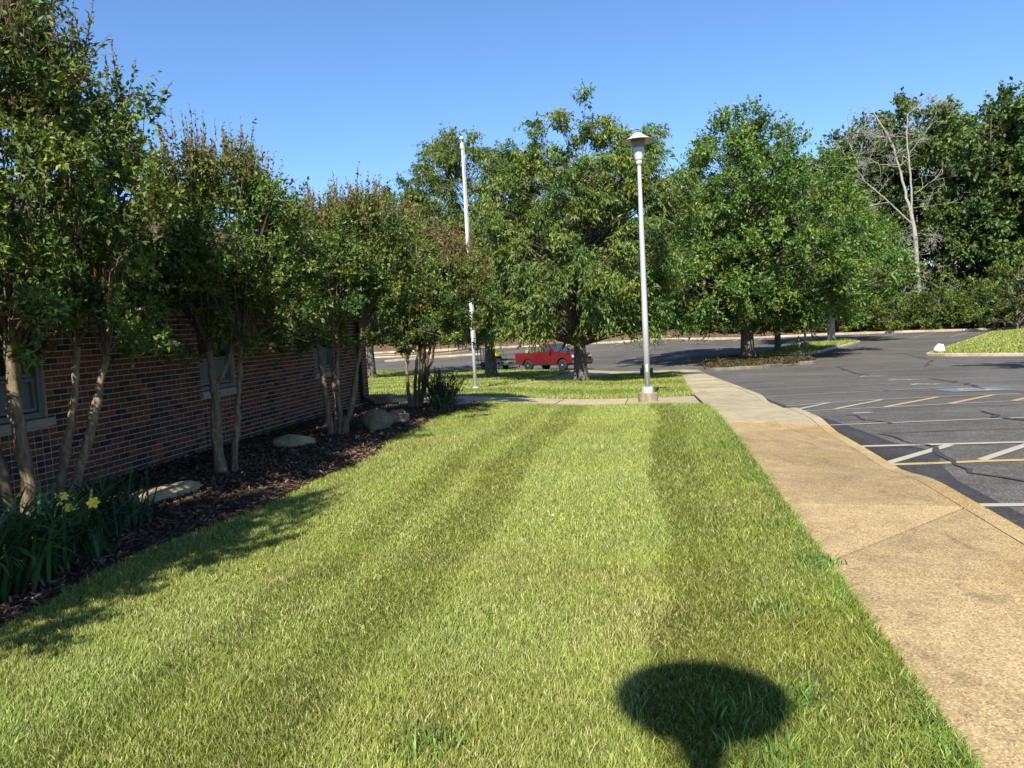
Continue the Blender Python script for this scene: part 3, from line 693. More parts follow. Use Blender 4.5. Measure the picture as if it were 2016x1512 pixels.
crape((-5.15, 5.3), [([(-.1, -.06, 0), (-.22, -.05, .6), (-.3, -.1, 1.2), (-.42, -.1, 1.75)], .06), ([(-.02, 0, 0), (-.05, .02, .5), (-.12, .05, 1.1), (-.1, .1, 1.6)], .075), ([(.05, -.05, 0), (.05, -.08, .6), (.04, -.1, 1.2), (.02, -.1, 1.65)], .062),
       ([(.08, .1, 0), (.16, .2, .6), (.22, .3, 1.1), (.27, .35, 1.6)], .045), ([(.14, .12, 0), (.26, .28, .55), (.36, .42, 1.1), (.42, .5, 1.5)], .055)],
      1.9, 4.4, vase(1.14), (.02, .1), 'largest crape myrtle, many trunks, at the left edge above the daylilies', 3, 300, 14, 13, .6)
crape((-5.05, 7.95), [([(-.03, 0, 0), (-.06, 0, .5), (-.04, .02, 1.0), (-.08, .03, 1.45)], .062), ([(-.04, .01, .95), (.02, .05, 1.12), (.1, .12, 1.3), (.14, .16, 1.5)], .035), ([(.1, .08, 0), (.14, .1, .45), (.2, .14, .95), (.26, .17, 1.5)], .043)],
      1.85, 3.6, vase(1.06), (.14, .15), 'two-trunked crape myrtle in front of the middle window', 5, 200, 14, 13, .6)
crape((-4.95, 11.0), [([(-.1, -.02, 0), (-.13, -.04, .6), (-.16, -.05, 1.2), (-.22, -.06, 1.65)], .055), ([(-.02, .06, 0), (-.03, .1, .6), (-.05, .12, 1.1), (-.04, .16, 1.6)], .04), ([(.05, .02, 0), (.06, .02, .6), (.06, .05, 1.1), (.08, .06, 1.6)], .05),
       ([(.1, 0, 0), (.26, .06, .5), (.36, .1, 1.0), (.5, .14, 1.65)], .05)],
      1.8, 3.55, vase(1.2), (.33, .2), 'four-trunked crape myrtle just behind the round brown boulder', 7, 230, 14, 13, .8)
crape((-4.85, 14.75), [([(-.12, 0, 0), (-.16, .02, .6), (-.18, .03, 1.2), (-.17, .02, 1.75)], .042), ([(-.05, .05, 0), (.0, .1, .6), (.06, .12, 1.2), (.08, .15, 1.7)], .038), ([(.02, 0, 0), (.12, .02, .6), (.22, .03, 1.2), (.3, .05, 1.8)], .042),
       ([(.06, .06, 0), (.2, .1, .7), (.36, .12, 1.3), (.45, .14, 1.85)], .045), ([(.1, .02, 0), (.3, .0, .7), (.5, .0, 1.3), (.6, .02, 1.8)], .035)],
      1.6, 3.35, vase(1.1), (.5, .1), 'farthest crape myrtle with reddish crown, next to the flagpole', 9, 250, 14, 13, 1.2)

crape((-4.85, 1.75), [([(-.1, 0, 0), (-.2, 0, .6), (-.3, .03, 1.2), (-.35, .05, 1.7)], .055), ([(.05, 0, 0), (.1, .05, .6), (.16, .08, 1.2), (.2, .1, 1.7)], .05), ([(0, .1, 0), (0, .2, .6), (.05, .3, 1.2), (.05, .4, 1.7)], .05)],
      1.9, 4.2, vase(1.3), (.4, 0), 'crape myrtle out of view at the left, shading the lawn edge', 10, 250, 14, 13, .5)

def broadleaf(name, loc, Hh, rt_, prof, z0, label, seed, M_=120, T=22, n=12, cr=.6, L=.13, asp=.36, base=(.11, .14, .025), droop=.9, up_=.35, out_=.8, lean=.5, group=None, fork=None, mat='leaf2', bark='bark', lv=.25, off=(0, 0), yel=(.03, .02, 0), shell=.55, rl=.3, dz=0., shared=None, peaks=(), zlow=None):
    rng = np.random.RandomState(seed)
    root = empty(name, (loc[0], loc[1], h(*loc)+dz), label, 'tree', group) if loc else None
    ztr = Hh*.86
    wob = rng.normal(0, .06*rt_*4, (7, 2)); wob[0] = wob[1] = 0
    zz = np.linspace(0, ztr, 7)
    def trunk_at(z): return np.array([np.interp(z, zz, wob[:, 0])+off[0]*max(0, z-z0)/Hh, np.interp(z, zz, wob[:, 1]), z])
    def r_at(z): return rt_*max(.06, (1-z/ztr*.93))
    tb = Tubes(); q = np.linspace(0, ztr, 15); q[1] = .12; q[2] = .45
    R = np.array([r_at(z) for z in q]); R[0] *= 1.75; R[1] *= 1.4; R[2] *= 1.1; q[0] = -.3
    tb.add([trunk_at(z) for z in q], R, 12)
    trunk_me = tb.mesh('trunk', MAT[bark])
    C = crown_points(rng, M_, z0, Hh*.97, prof, shell)
    C[:, 0] += off[0]*(C[:, 2]-z0)/Hh; C[:, 1] += off[1]
    for px, py, pz, m_ in peaks: C = np.concatenate([C, np.array([px, py, pz])+rng.normal(0, .45, (m_, 3))])
    tb = Tubes(); limbs(tb, rng, C, trunk_at, r_at, .55, zlow or z0*.75, ztr*.98, 5, rl)
    P, D, Ls, ci, s, tw = sprigs(rng, C, np.array([0, 0, (z0+Hh)/2]), cr, T, n, up_, out_, .9, droop, L, .45, 1.2, lean)
    t1 = tints(rng, base, ci, len(C), .14, lv, yel)
    V, F = leaves(rng, P, D, Ls, asp)
    crown_me = npmesh('crown', V, F, MAT[mat], tint=np.repeat(t1, 4, 0))
    limb_me = tb.mesh('limbs', MAT[bark])
    if root is None: return trunk_me, limb_me, crown_me
    mobj('trunk', trunk_me, root); mobj('limbs', limb_me, root); tag(mobj('crown', crown_me, root), kind='stuff')
    return root
oval = lambda R, a=.4, p=1.7: (lambda t: R*(1-abs((t-a)/(1-a if t > a else a*1.25))**p)**.7 if abs((t-a)/(1-a if t > a else a*1.25)) < 1 else .02)
# lawn trees with hanging lance leaves
broadleaf('lawn_tree', (-2.88, 30.3), 9.5, .27, lambda t: 3.75*(.8+.2*min(1, t/.15))*(1-.45*max(0, (t-.6)/.4)**1.6), 1.9, 'drooping-leaved lawn tree whose trunk overlaps the red pickup\'s front', 21,
          430, 20, 12, .56, .17, .34, (.11, .158, .028), group='trees on the lawn', off=(.4, 0), peaks=((-2.0, 0, 9.0, 10), (-.3, 0, 9.6, 9), (1., .3, 9.7, 10), (2.2, 0, 9.4, 10), (-2.9, .2, 8.0, 7), (3.1, 0, 8.0, 8)))
broadleaf('lawn_tree', (-7.94, 36.4), 11.3, .28, lambda t: 4.1*(.75+.25*min(1, t/.2))*(1-.5*max(0, (t-.55)/.45)**1.5), 2.4, 'lawn tree beside the flagpole with trunk in front of the trailer', 22,
          380, 20, 11, .6, .18, .35, (.095, .135, .026), group='trees on the lawn', off=(-1.2, 0), peaks=((-1.7, 0, 11.5, 7), (-.4, 0, 11.1, 8), (-2.8, 0, 10.3, 8), (-4.1, 0, 9.3, 7)))
broadleaf('lawn_tree', (-19.3, 49.3), 11.5, .3, oval(4.6, .35), 2.9, 'lawn tree just showing past the brick corner', 23, 150, 18, 11, .8, .2, .36, (.09, .12, .024), group='trees on the lawn', off=(1, 0))
broadleaf('lawn_tree', (-16.9, 53.8), 12.5, .32, oval(4.4, .4), 3.1, 'lawn tree with dark trunk seen between the farthest crape trunks', 24, 150, 18, 11, .8, .2, .36, (.085, .115, .024), group='trees on the lawn')
# oaks on the islands
broadleaf('oak_tree', (6.33, 52.2), 17.2, .44, lambda t: 7.6*(.7+.3*min(1, t/.14))*(1-max(0, (t-.25)/.75)**1.55*.95), 2.3, 'biggest oak, pyramidal bright green crown on the dark island', 31,
          560, 20, 11, .9, .23, .5, (.1, .165, .03), .25, .3, .9, group='oaks on the parking islands', yel=(.025, .02, 0), lv=.3, bark='bark', zlow=3.2)
broadleaf('oak_tree', (9.3, 58.6), 10.5, .24, lambda t: 4.3*(.6+.4*min(1, t/.2))*(1-max(0, (t-.25)/.75)**1.3*.9), 2.3, 'younger oak with slim dark trunk right of the biggest oak', 32,
          200, 18, 10, .85, .23, .5, (.1, .17, .03), .25, .3, .9, group='oaks on the parking islands', zlow=2.8)
broadleaf('oak_tree', (16.4, 73.4), 15.5, .34, lambda t: 6.0*(.7+.3*min(1, t/.2))*(1-max(0, (t-.3)/.7)**1.6*.9), 3.4, 'oak with pale grey trunk at the far tip of the grass island', 33,
          240, 20, 10, 1.1, .28, .5, (.1, .165, .03), .25, .3, .9, group='oaks on the parking islands', bark='palebark', zlow=4.2)
broadleaf('oak_tree', (15.7, 28.6), 9.0, .18, oval(2.1, .4), 3.0, 'small tree just past the right edge shading the asphalt', 34, 50, 16, 9, .7, .22, .5, (.085, .14, .026), .25, .3, .9, group='oaks on the parking islands')
broadleaf('young_tree', (-24.2, 92.2), 5.2, .1, oval(1.6, .4), 1.9, 'thin young tree on the far island behind the trailer gate', 35, 26, 14, 8, .6, .3, .5, (.09, .13, .026), .3, .3, .8)

# ---- the wood behind the lot: five crown shapes shared by many trees
WV = []
for i, (Hh, R, a, z0, base, yl) in enumerate([(23, 5.6, .5, 5, (.095, .14, .03), (.03, .022, 0)), (25, 5.2, .55, 6, (.08, .122, .03), (.024, .018, 0)), (21, 6.2, .42, 3.5, (.105, .15, .03), (.035, .024, 0)),
                                     (26, 5.8, .5, 8, (.088, .135, .034), (.03, .022, 0)), (18, 5.2, .4, 2.2, (.078, .11, .026), (.02, .015, 0))]):
    WV.append((Hh, broadleaf('wood_tree', None, Hh, .36, oval(R, a, 2.2), z0, '', 50+i, 105, 15, 9, 1.35, .48, .62, base, .35, .35, .8, lv=.3, yel=yl, rl=.28)))
GW = 'trees of the wood behind the parking lot'
rw = random.Random(4)
def wood(x, y, v, s, label):
    Hh, (tm, lm, cm) = WV[v]
    o = empty('woodland_tree', (x, y, h(x, y)), label, 'tree', GW, rw.uniform(0, 6.28)); o.scale = (s*rw.uniform(.9, 1.1), s*rw.uniform(.9, 1.1), s)
    mobj('trunk', tm, o); mobj('limbs', lm, o); tag(mobj('crown', cm, o), kind='stuff')
WLAB = 'tall leafy tree in the dense wood behind the parking lot'
for x, y, v, s, lb in [(-52, 108, 0, .98, 0), (-43.5, 105, 2, 1.02, 0), (-36, 107, 3, .9, 'leftmost treetop showing above the crape myrtles against the sky'), (-29, 104, 0, .84, 0), (-22, 107, 2, .9, 0), (-15, 104, 4, 1.0, 0), (-8, 106, 0, .82, 0), (-1, 104, 2, .86, 0), (6, 105, 1, .8, 0), (12.5, 104, 4, 1.1, 0), (18.5, 105, 2, .95, 0),
                       (23.5, 106, 0, 1.02, 'woodland tree topping out between the oaks and the dead tree'), (28.5, 108, 1, 1.12, 'woodland tree behind the long left limb of the dead tree'), (35, 107, 3, 1.15, 'tall woodland tree directly behind the dead tree\'s trunk'), (40.2, 99, 1, 1.12, 'very tall tree at the right edge behind the dead tree'), (46.5, 97, 3, 1.12, 0), (53, 93, 2, 1.2, 0), (61, 92, 0, 1.1, 0),
                       (36.5, 101, 4, .9, 'shorter dark woodland tree just right of the dead trunk'), (27, 103, 4, .82, 0), (44, 103, 0, 1.2, 0), (50, 102, 1, 1.15, 0), (-60, 104, 1, .9, 0),
                       (-47, 116, 1, .95, 0), (-34, 117, 0, .9, 0), (-20, 116, 1, .85, 0), (-6, 116, 3, .85, 0), (7, 116, 0, .9, 0), (18, 117, 3, .85, 0), (29, 119, 0, 1.05, 0), (38, 118, 1, 1.15, 0), (47, 114, 0, 1.2, 0), (58, 108, 1, 1.2, 0)]:
    wood(x, y, v, s, lb or WLAB)

# ---- evergreen shrubs along the wood edge
def evergreen(loc, R, Hh, label, seed, me=None, name='evergreen_shrub', group='shrubs along the edge of the wood'):
    root = empty(name, (loc[0], loc[1], h(*loc)), label, 'shrub', group)
    if me is None:
        rng = np.random.RandomState(seed)
        C = crown_points(rng, 95, .12*Hh, Hh*.97, lambda t: R*(1-t**2.4)**.6, .6)
        tb = Tubes(); limbs(tb, rng, C, lambda z: np.array([0, 0, z]), lambda z: .16, .4, .2, Hh*.7, 4, .4, .01); tb.add([[0, 0, -.2], [0, 0, Hh*.8]], [.2, .05], 6)
        P, D, Ls, ci, s, tw = sprigs(rng, C, np.array([0, 0, Hh*.3]), .62, 13, 10, .1, 1.2, .7, .15, .3, .3, 1.5, 1.1)
        V, F = leaves(rng, P, D, Ls, .36, 2.2)
        me = (tb.mesh('stems', MAT['bark']), npmesh('foliage', V, F, MAT['needle'], tint=np.repeat(tints(rng, (.105, .145, .028), ci, len(C), .25, .25, (.02, .012, 0)), 4, 0)))
    mobj('stems', me[0], root); tag(mobj('foliage', me[1], root), kind='stuff'); root.rotation_euler = (0, 0, seed*1.3); return me
EV = evergreen((23.5, 96.4), 3.0, 4.6, 'leftmost evergreen shrub of the hedge below the dead tree', 61)
for i, (x, y, lb) in enumerate([(28, 95, 'evergreen shrub in the hedge, second from the left below the dead tree'), (32.4, 93, 'evergreen hedge shrub directly below the dead trunk'), (36.5, 91, 'evergreen shrub at the right end of the hedge')]): evergreen((x, y), 3, 4.6, lb, 62+i, EV)
evergreen((36.6, 84.), 4.0, 7.0, 'tall feathery evergreen at the right edge above the grass corner', 70)
EV2 = None
def understory(x, y, s, seed):
    global EV2
    o = empty('understory_bush', (x, y, h(x, y)), 'low green bush in the shade at the edge of the wood', 'shrub', 'bushes at the wood edge', seed*.7); o.scale = (s, s, s*rw.uniform(.8, 1.2))
    if EV2 is None:
        rng = np.random.RandomState(80); C = crown_points(rng, 70, .2, 3.6, lambda t: 2.3*(1-t**2.5)**.6, .5)
        tb = Tubes(); limbs(tb, rng, C, lambda z: np.array([0, 0, z]), lambda z: .1, .4, .1, 1.5, 4, .4, .01)
        P, D, Ls, ci, s_, tw = sprigs(rng, C, np.array([0, 0, 1.]), .6, 12, 8, .4, .8, .8, .3, .34, .3, 1.3, .6); V, F = leaves(rng, P, D, Ls, .6)
        EV2 = (tb.mesh('stems', MAT['bark']), npmesh('foliage', V, F, MAT['leaf2'], tint=np.repeat(tints(rng, (.055, .085, .02), ci, len(C), .25, .25), 4, 0)))
    mobj('stems', EV2[0], o); tag(mobj('foliage', EV2[1], o), kind='stuff')
for i, x in enumerate(np.arange(-56, 24, 4.1)): understory(x+rw.uniform(-1, 1), (101.2 if x < 4 else 98.8)-.06*x+rw.uniform(0, 2.5), rw.uniform(.75, 1.25), i)
for i, (x, y) in enumerate([(44, 90), (49, 89), (55, 87), (27, 99), (34, 97.5), (39, 95)]): understory(x, y, 1.2, 30+i)

# ---- the dead tree
def dead_tree():
    x0, y0 = 31.9, 98.; root = empty('dead_tree', (x0, y0, h(x0, y0)), 'bare bleached dead tree standing against the green wood', 'tree')
    rng = np.random.RandomState(12); k = 1/14.9; zb = 2.6-h(x0, y0)
    def W(pts): return np.array([((px-1808)*k, dy, (580-py)*k+zb) for px, py, dy in pts])
    main = [([(1809, 620, 0), (1808, 560, 0), (1804, 470, .1), (1797, 430, .1)], .42, .33), ([(1797, 432, .1), (1788, 390, .3), (1777, 335, .5), (1765, 295, .6), (1746, 260, .8), (1735, 235, 1)], .27, .06),
            ([(1798, 432, 0), (1796, 385, -.3), (1791, 330, -.5), (1788, 290, -.6), (1790, 262, -.8), (1810, 248, -1), (1840, 238, -1.2)], .2, .04),
            ([(1797, 450, .1), (1770, 425, -.6), (1745, 402, -1.2), (1715, 375, -1.6), (1700, 352, -1.8), (1672, 347, -2), (1648, 341, -2.2)], .17, .03),
            ([(1768, 296, .6), (1745, 290, .8), (1722, 278, 1.), (1705, 262, 1.2)], .07, .02), ([(1702, 358, -1.8), (1700, 335, -2), (1688, 310, -2)], .06, .015), ([(1780, 345, .5), (1750, 340, 1), (1730, 325, 1.4), (1700, 320, 1.8)], .07, .02),
            ([(1792, 330, -.5), (1815, 300, -1), (1832, 270, -1.2)], .06, .02), ([(1758, 413, -1), (1725, 415, -1.5), (1705, 428, -2), (1686, 440, -2.4)], .06, .015), ([(1803, 400, 0), (1822, 385, -.7), (1840, 372, -1.2), (1850, 352, -1.5)], .07, .015),
            ([(1804, 470, 0), (1780, 478, .5), (1750, 490, 1)], .05, .015), ([(1806, 520, 0), (1780, 532, -.8), (1745, 538, -1.4), (1702, 536, -2)], .07, .015), ([(1806, 470, 0), (1825, 472, -.6), (1842, 482, -1)], .05, .015),
            ([(1807, 548, 0), (1785, 558, -.9), (1770, 585, -1.6)], .05, .012), ([(1808, 548, 0), (1826, 560, -.8), (1842, 570, -1.4)], .05, .012), ([(1805, 500, 0), (1790, 500, -1), (1760, 515, -2), (1735, 520, -2.5)], .05, .012), ([(1800, 424, 0), (1822, 424, -.8), (1848, 424, -1.5)], .04, .012)]
    tr = Tubes(); br = Tubes(); tips = []
    def twigs(p, d, L, r, depth):
        n = 4; Q = [p]
        for i in range(n): d = unit(d+rng.normal(0, .22, 3)+np.array([0, 0, .05])); Q.append(Q[-1]+d*L/n)
        br.add(Q, np.linspace(r, r*.35, n+1), 4)
        if depth:
            for i in range(1, n+1):
                if rng.rand() < .7: twigs(Q[i], unit(d+rng.normal(0, .75, 3)), L*rng.uniform(.45, .75), max(.016, r*.6), depth-1)
    for mi, (pts, ra, rb_) in enumerate(main):
        P = W(pts); tt = np.linspace(0, len(P)-1, 4*len(P)); Q = np.stack([np.interp(tt, np.arange(len(P)), P[:, j]) for j in range(3)], -1)
        Q[1:-1] += rng.normal(0, .035, (len(Q)-2, 3)); R = np.linspace(ra, rb_, len(Q))*.66; (tr if mi == 0 else br).add(Q, R, 10 if mi < 4 else 6)
        if mi:
            for i in range(3 if mi > 3 else 8, len(Q), 2):
                d = unit(Q[i]-Q[i-1]+rng.normal(0, .8, 3)); twigs(Q[i], d, rng.uniform(1.2, 2.8), max(.032, R[i]*.45), 3)
    Q0 = W([(1809, 640, 0)])[0]; Q0[2] = -.3; tr.add([Q0, W([(1809, 615, 0)])[0]], [.55, .42], 10)
    mobj('trunk', tr.mesh('trunk', MAT['deadbark']), root); mobj('branches', br.mesh('branches', MAT['deadbark']), root)
dead_tree()

# ================================================================== small plants, rocks, mulch, grass
def boulder(loc, size, mat, label, seed, sub=4, rz=0., flat=0., sink=.25):
    rng = random.Random(seed); bm = nb(); bmesh.ops.create_icosphere(bm, subdivisions=sub, radius=1)
    from mathutils import noise as mn
    o = Vector((seed*3.1, seed*1.7, 0))
    cuts_ = [(Vector((rng.gauss(0, 1), rng.gauss(0, 1), rng.gauss(0, .8))).normalized(), rng.uniform(.72, .95)) for _ in range(9)]
    for v in bm.verts:
        p = v.co.copy(); k = 1+.22*mn.noise(p*1.3+o)+.12*mn.noise(p*3.1+o)+.06*mn.noise(p*7+o)+.03*mn.noise(p*14+o); p *= k
        for nrm, d in cuts_:
            e = p.dot(nrm)-d
            if e > 0: p -= nrm*e*.85
        if flat and p.z > .5: p.z = .5+(p.z-.5)*.3
        v.co = Vector((p.x*size[0]/2, p.y*size[1]/2, p.z*size[2]*.62+size[2]*(.5-sink)))
    o_ = bobj('boulder', bm, mat, None, (loc[0], loc[1], h(*loc)), True, rz); return tag(o_, label, 'rock', 'landscape stones in the mulch bed' if loc[1] < 20 else None)
boulder((-5.16, 9.95), (.58, .45, .19), MAT['rockY'], 'flat sunlit ochre stone between the second and third crape myrtles', 1, rz=.2)
boulder((-4.45, 11.45), (.52, .48, .36), MAT['rockB'], 'rounded brown boulder in front of the four-trunked crape myrtle', 2)
boulder((-4.4, 12.3), (.46, .4, .26), MAT['rockB'], 'brown stone half hidden behind the rounded boulder', 3, rz=.6)
boulder((-5.0, 6.75), (.42, .95, .15), MAT['rockY'], 'long low pale stone behind the daylilies', 4, rz=-.25)
boulder((-4.02, 15.3), (.42, .34, .18), MAT['rockG'], 'grey stone at the far end of the mulch bed', 5, rz=.4)
boulder((17.5, 50.2), (.75, .65, .6), MAT['rockW'], 'white stone on the tip of the grass corner', 6)

def daylily(loc, R, nbl, Lb, label, seed, col=(.062, .12, .04), wd=.027, flowers=()):
    rng = np.random.RandomState(seed); root = empty('daylily', (loc[0], loc[1], h(*loc)), label, 'plant', 'daylilies in the mulch bed')
    n = nbl; k = 7; a = rng.uniform(0, 2*PI, n); rr = R*.45*np.sqrt(rng.uniform(0, 1, n))
    b0 = np.stack([rr*np.cos(rng.uniform(0, 6.28, n)), rr*np.sin(rng.uniform(0, 6.28, n)), np.zeros(n)], -1)
    L = Lb*rng.uniform(.6, 1.2, n); t0 = rng.uniform(.1, .45, n); bend = rng.uniform(1.0, 2.5, n)
    dirv = np.stack([np.cos(a), np.sin(a), 0*a], -1); side = np.stack([-np.sin(a), np.cos(a), 0*a], -1)
    pos = b0.copy(); th = t0.copy(); V = np.zeros((n, k+1, 2, 3)); 
    for j in range(k+1):
        ww = (wd/2*np.array([.8, 1, 1, .95, .85, .7, .45, .06])[j]*rng.uniform(.95, 1.05, n))[:, None]
        tw = side+np.array([0, 0, .25])*np.sin(j*.5+a*3)[:, None]
        V[:, j, 0] = pos+tw*ww; V[:, j, 1] = pos-tw*ww
        stp = L/k; pos = pos+dirv*(np.sin(th)*stp)[:, None]+np.array([0, 0, 1])*(np.cos(th)*stp)[:, None]; th = th+bend/k*(.5+j/k)
    V[..., 2] = np.maximum(V[..., 2], .012); i = np.arange(n)[:, None]*(2*(k+1))+np.arange(k)[None]*2
    F = np.stack([i, i+1, i+3, i+2], -1).reshape(-1, 4)
    tn = np.array(col)[None]*np.clip(rng.normal(1, .28, n), .5, 1.8)[:, None]; dry = rng.uniform(0, 1, n) < .06; tn[dry] = (.22, .19, .09)
    tag(mobj('leaves', npmesh('leaves', V.reshape(-1, 3), F, MAT['lily'], tint=np.repeat(tn, 2*(k+1), 0), smooth=True), root), kind='stuff')
    for fx, fy, fz, fs, fa in flowers:
        p = np.array([fx-loc[0], fy-loc[1], fz-h(*loc)]); tb = Tubes(); tb.add([[p[0]*.4, p[1]*.4, 0], [p[0]*.8, p[1]*.8, p[2]*.6], p-[0, 0, .02]], [.004, .0035, .003], 5)
        fl = bpy.data.objects.new('flower', None); fl.location = p; fl.rotation_euler = (1.05, 0, fa); link(fl, root)
        mobj('stalk', tb.mesh('stalk', MAT['lily']), root)
        for m_ in range(6):
            bm = nb(); an = m_*PI/3; w_ = fs*(.36 if m_ % 2 else .27); rows = []
            for s_, wf, zz in ((0, .25, 0), (.35, .85, .22), (.7, 1, .36), (1, .3, .3)):
                c = Vector((math.cos(an), math.sin(an), 0))*fs*s_; sdv = Vector((-math.sin(an), math.cos(an), 0))*w_*wf; z_ = Vector((0, 0, fs*zz))
                rows.append((bm.verts.new(c-sdv+z_), bm.verts.new(c+z_*.8), bm.verts.new(c+sdv+z_)))
            for r0, r1 in zip(rows, rows[1:]):
                bm.faces.new((r0[0], r0[1], r1[1], r1[0])); bm.faces.new((r0[1], r0[2], r1[2], r1[1]))
            o = bobj('petal', bm, MAT['petalp'], fl, smooth=True)
    return root
MAT['petalp'] = plain('daylily_yellow', (.8, .55, .03), .5, var=.1)
daylily((-4.28, 3.95), .66, 230, .76, 'nearest big daylily clump at the lower left edge', 1)
daylily((-4.33, 4.6), .62, 220, .72, 'broad-leaved daylily clump with yellow flowers', 2, flowers=((-3.92, 4.55, .48, .045, .5), (-4.08, 4.5, .46, .036, .2), (-4.16, 4.55, .53, .034, .9)))
daylily((-4.62, 5.5), .58, 190, .66, 'darker fine-leaved daylily clump beside the long pale stone', 3, (.035, .07, .026), .014)
daylily((-4.72, 11.25), .3, 60, .36, 'small daylily tuft beside the rounded boulder', 4, (.04, .085, .025), .014)
daylily((-4.12, 14.25), .4, 90, .45, 'daylily tuft in front of the dark twiggy shrub', 5, (.05, .1, .025), .016, flowers=((-3.86, 14.5, .42, .05, .3),))
def twig_shrub(loc, label, seed):
    rng = np.random.RandomState(seed); root = empty('shrub', (loc[0], loc[1], h(*loc)), label, 'shrub'); tb = Tubes()
    n = 120; a = rng.uniform(0, 6.28, n); el = rng.uniform(.12, .85, n); L = rng.uniform(.45, .85, n)
    D = np.stack([np.cos(a)*np.sin(el), np.sin(a)*np.sin(el), np.cos(el)], -1); st = np.stack([rng.normal(0, .1, n), rng.normal(0, .1, n), 0*a], -1)
    for s_, d, l in zip(st, D, L): tb.add([s_-[0, 0, .03], s_+d*l*.5, s_+d*l], [.006, .005, .002], 4)
    mobj('stems', tb.mesh('stems', MAT['bark']), root)
    m = 26; s = np.linspace(.25, 1, m); P = (st[:, None]+D[:, None]*(L[:, None]*s)[..., None]).reshape(-1, 3); Dd = unit(np.repeat(D, m, 0)*.9+rng.normal(0, .55, (n*m, 3)))
    V, F = leaves(rng, P, Dd, rng.uniform(.04, .075, n*m), .3)
    tag(mobj('foliage', npmesh('foliage', V, F, MAT['leaf'], tint=np.repeat(tints(rng, (.04, .055, .018), np.repeat(np.arange(n), m), n, .3, .3, (.012, .008, 0)), 4, 0)), root), kind='stuff')
twig_shrub((-4.28, 14.75), 'dark spiky shrub beside the farthest crape myrtle', 6)
bm = nb(); box(bm, (0, 0, .09), (.5, .28, .2), bev=.02)
tag(bobj('splash_block', bm, MAT['ped'], None, (-6.02, 15.8, 0), rz=.1), 'brown concrete block on the mulch at the downspout', 'block')

# mulch chips
rng = np.random.RandomState(41); N_ = 26000
y = 3.2+12.9*rng.uniform(0, 1, N_)**1.25; x = rng.uniform(-6.38, -3.5, N_)
ok = x < np.array([BEDX(v) for v in y])-.02; x, y = x[ok], y[ok]; n = len(x)
c = np.stack([x, y, H(x, y)+.018+rng.uniform(0, .018, n)], -1); a = rng.uniform(0, 6.28, n); l = rng.uniform(.012, .045, n); ww = rng.uniform(.004, .013, n); tl = rng.normal(0, .35, n)
d = np.stack([np.cos(a)*np.cos(tl), np.sin(a)*np.cos(tl), np.sin(tl)], -1); s = unit(np.cross(d, rng.normal(0, .35, (n, 3))+[0, 0, 1]))
V = np.stack([c-d*l[:, None]-s*ww[:, None], c+d*l[:, None]-s*ww[:, None]*.6, c+d*l[:, None]*.9+s*ww[:, None], c-d*l[:, None]*.9+s*ww[:, None]*.8], 1).reshape(-1, 3)
i = np.arange(n)*4; tn = np.array([.095, .062, .04])*np.clip(rng.lognormal(0, .55, n), .3, 4)[:, None]
tag(mobj('mulch_chips', npmesh('mulch_chips', V, np.stack([i, i+1, i+2, i+3], -1), MAT['chip'], tint=np.repeat(tn, 4, 0))), 'dark shredded bark mulch covering the bed', 'mulch', kind='stuff')

# grass
def vnoise(x, y, f, seed):
    """cheap smooth value noise for patches"""
    r = np.random.RandomState(seed).uniform(0, 1, (64, 64)); X = x*f; Y = y*f; i = np.floor(X).astype(int); j = np.floor(Y).astype(int); u = X-i; v = Y-j; u = u*u*(3-2*u); v = v*v*(3-2*v)
    g = lambda a, b: r[a % 64, b % 64]
    return (g(i, j)*(1-u)+g(i+1, j)*u)*(1-v)+(g(i, j+1)*(1-u)+g(i+1, j+1)*u)*v
def inside(x, y, poly):
    P = np.array(poly); c = np.zeros(len(x), bool); j = len(P)-1
    for i in range(len(P)):
        a, b = P[i], P[j]
        t = ((a[1] > y) != (b[1] > y)) & (x < (b[0]-a[0])*(y-a[1])/(b[1]-a[1]+1e-12)+a[0]); c ^= t; j = i
    return c
def blades(rng, x, y, hgt, wid, segs, lean_y, dry, zoff=0.):
    n = len(x); z = H(x, y)+zoff
    a = rng.uniform(0, 2*PI, n); lx = rng.normal(0, .5, n); ly = lean_y+rng.normal(0, .5, n)
    hh = hgt*np.clip(rng.normal(1, .25, n), .4, 1.8); base = np.stack([x, y, z], -1)
    tip = base+np.stack([lx*hh, ly*hh, hh*np.ones(n)], -1)
    s = np.stack([np.cos(a), np.sin(a), 0*a], -1)*(wid*rng.uniform(.7, 1.3, n)/2)[:, None]
    if segs == 1:
        V = np.stack([base-s, base+s, tip], 1).reshape(-1, 3); i = np.arange(n)*3; F = [np.stack([i, i+1, i+2], -1)]; k = 3
    else:
        m = base+np.stack([lx*hh*.38, ly*hh*.38, hh*.58], -1); V = np.stack([base-s, base+s, m+s*.85, m-s*.85, tip], 1).reshape(-1, 3); i = np.arange(n)*5
        F = [np.stack([i, i+1, i+2, i+3], -1), np.stack([i+3, i+2, i+4], -1)]; k = 5
    g = np.array([.225, .268, .05])*np.clip(rng.lognormal(-.04, .34, n), .35, 2.)[:, None]
    p1 = vnoise(x, y, 1.1, 3)[:, None]; p2 = vnoise(x, y, 3.3, 4)[:, None]
    g = g*(1-.5*p1*p2)+np.array([.06, .035, .0])*(p1-.45)
    dr = (rng.uniform(0, 1, n) < dry+.22*np.clip(vnoise(x, y, .8, 5)-.35, 0, 1)+.15*(p2[:, 0]-.5))
    g[dr] = np.array([.43, .4, .16])*np.clip(rng.normal(1, .2, dr.sum()), .5, 1.5)[:, None]
    return V, F, np.repeat(np.clip(g, .01, .8), k, 0)
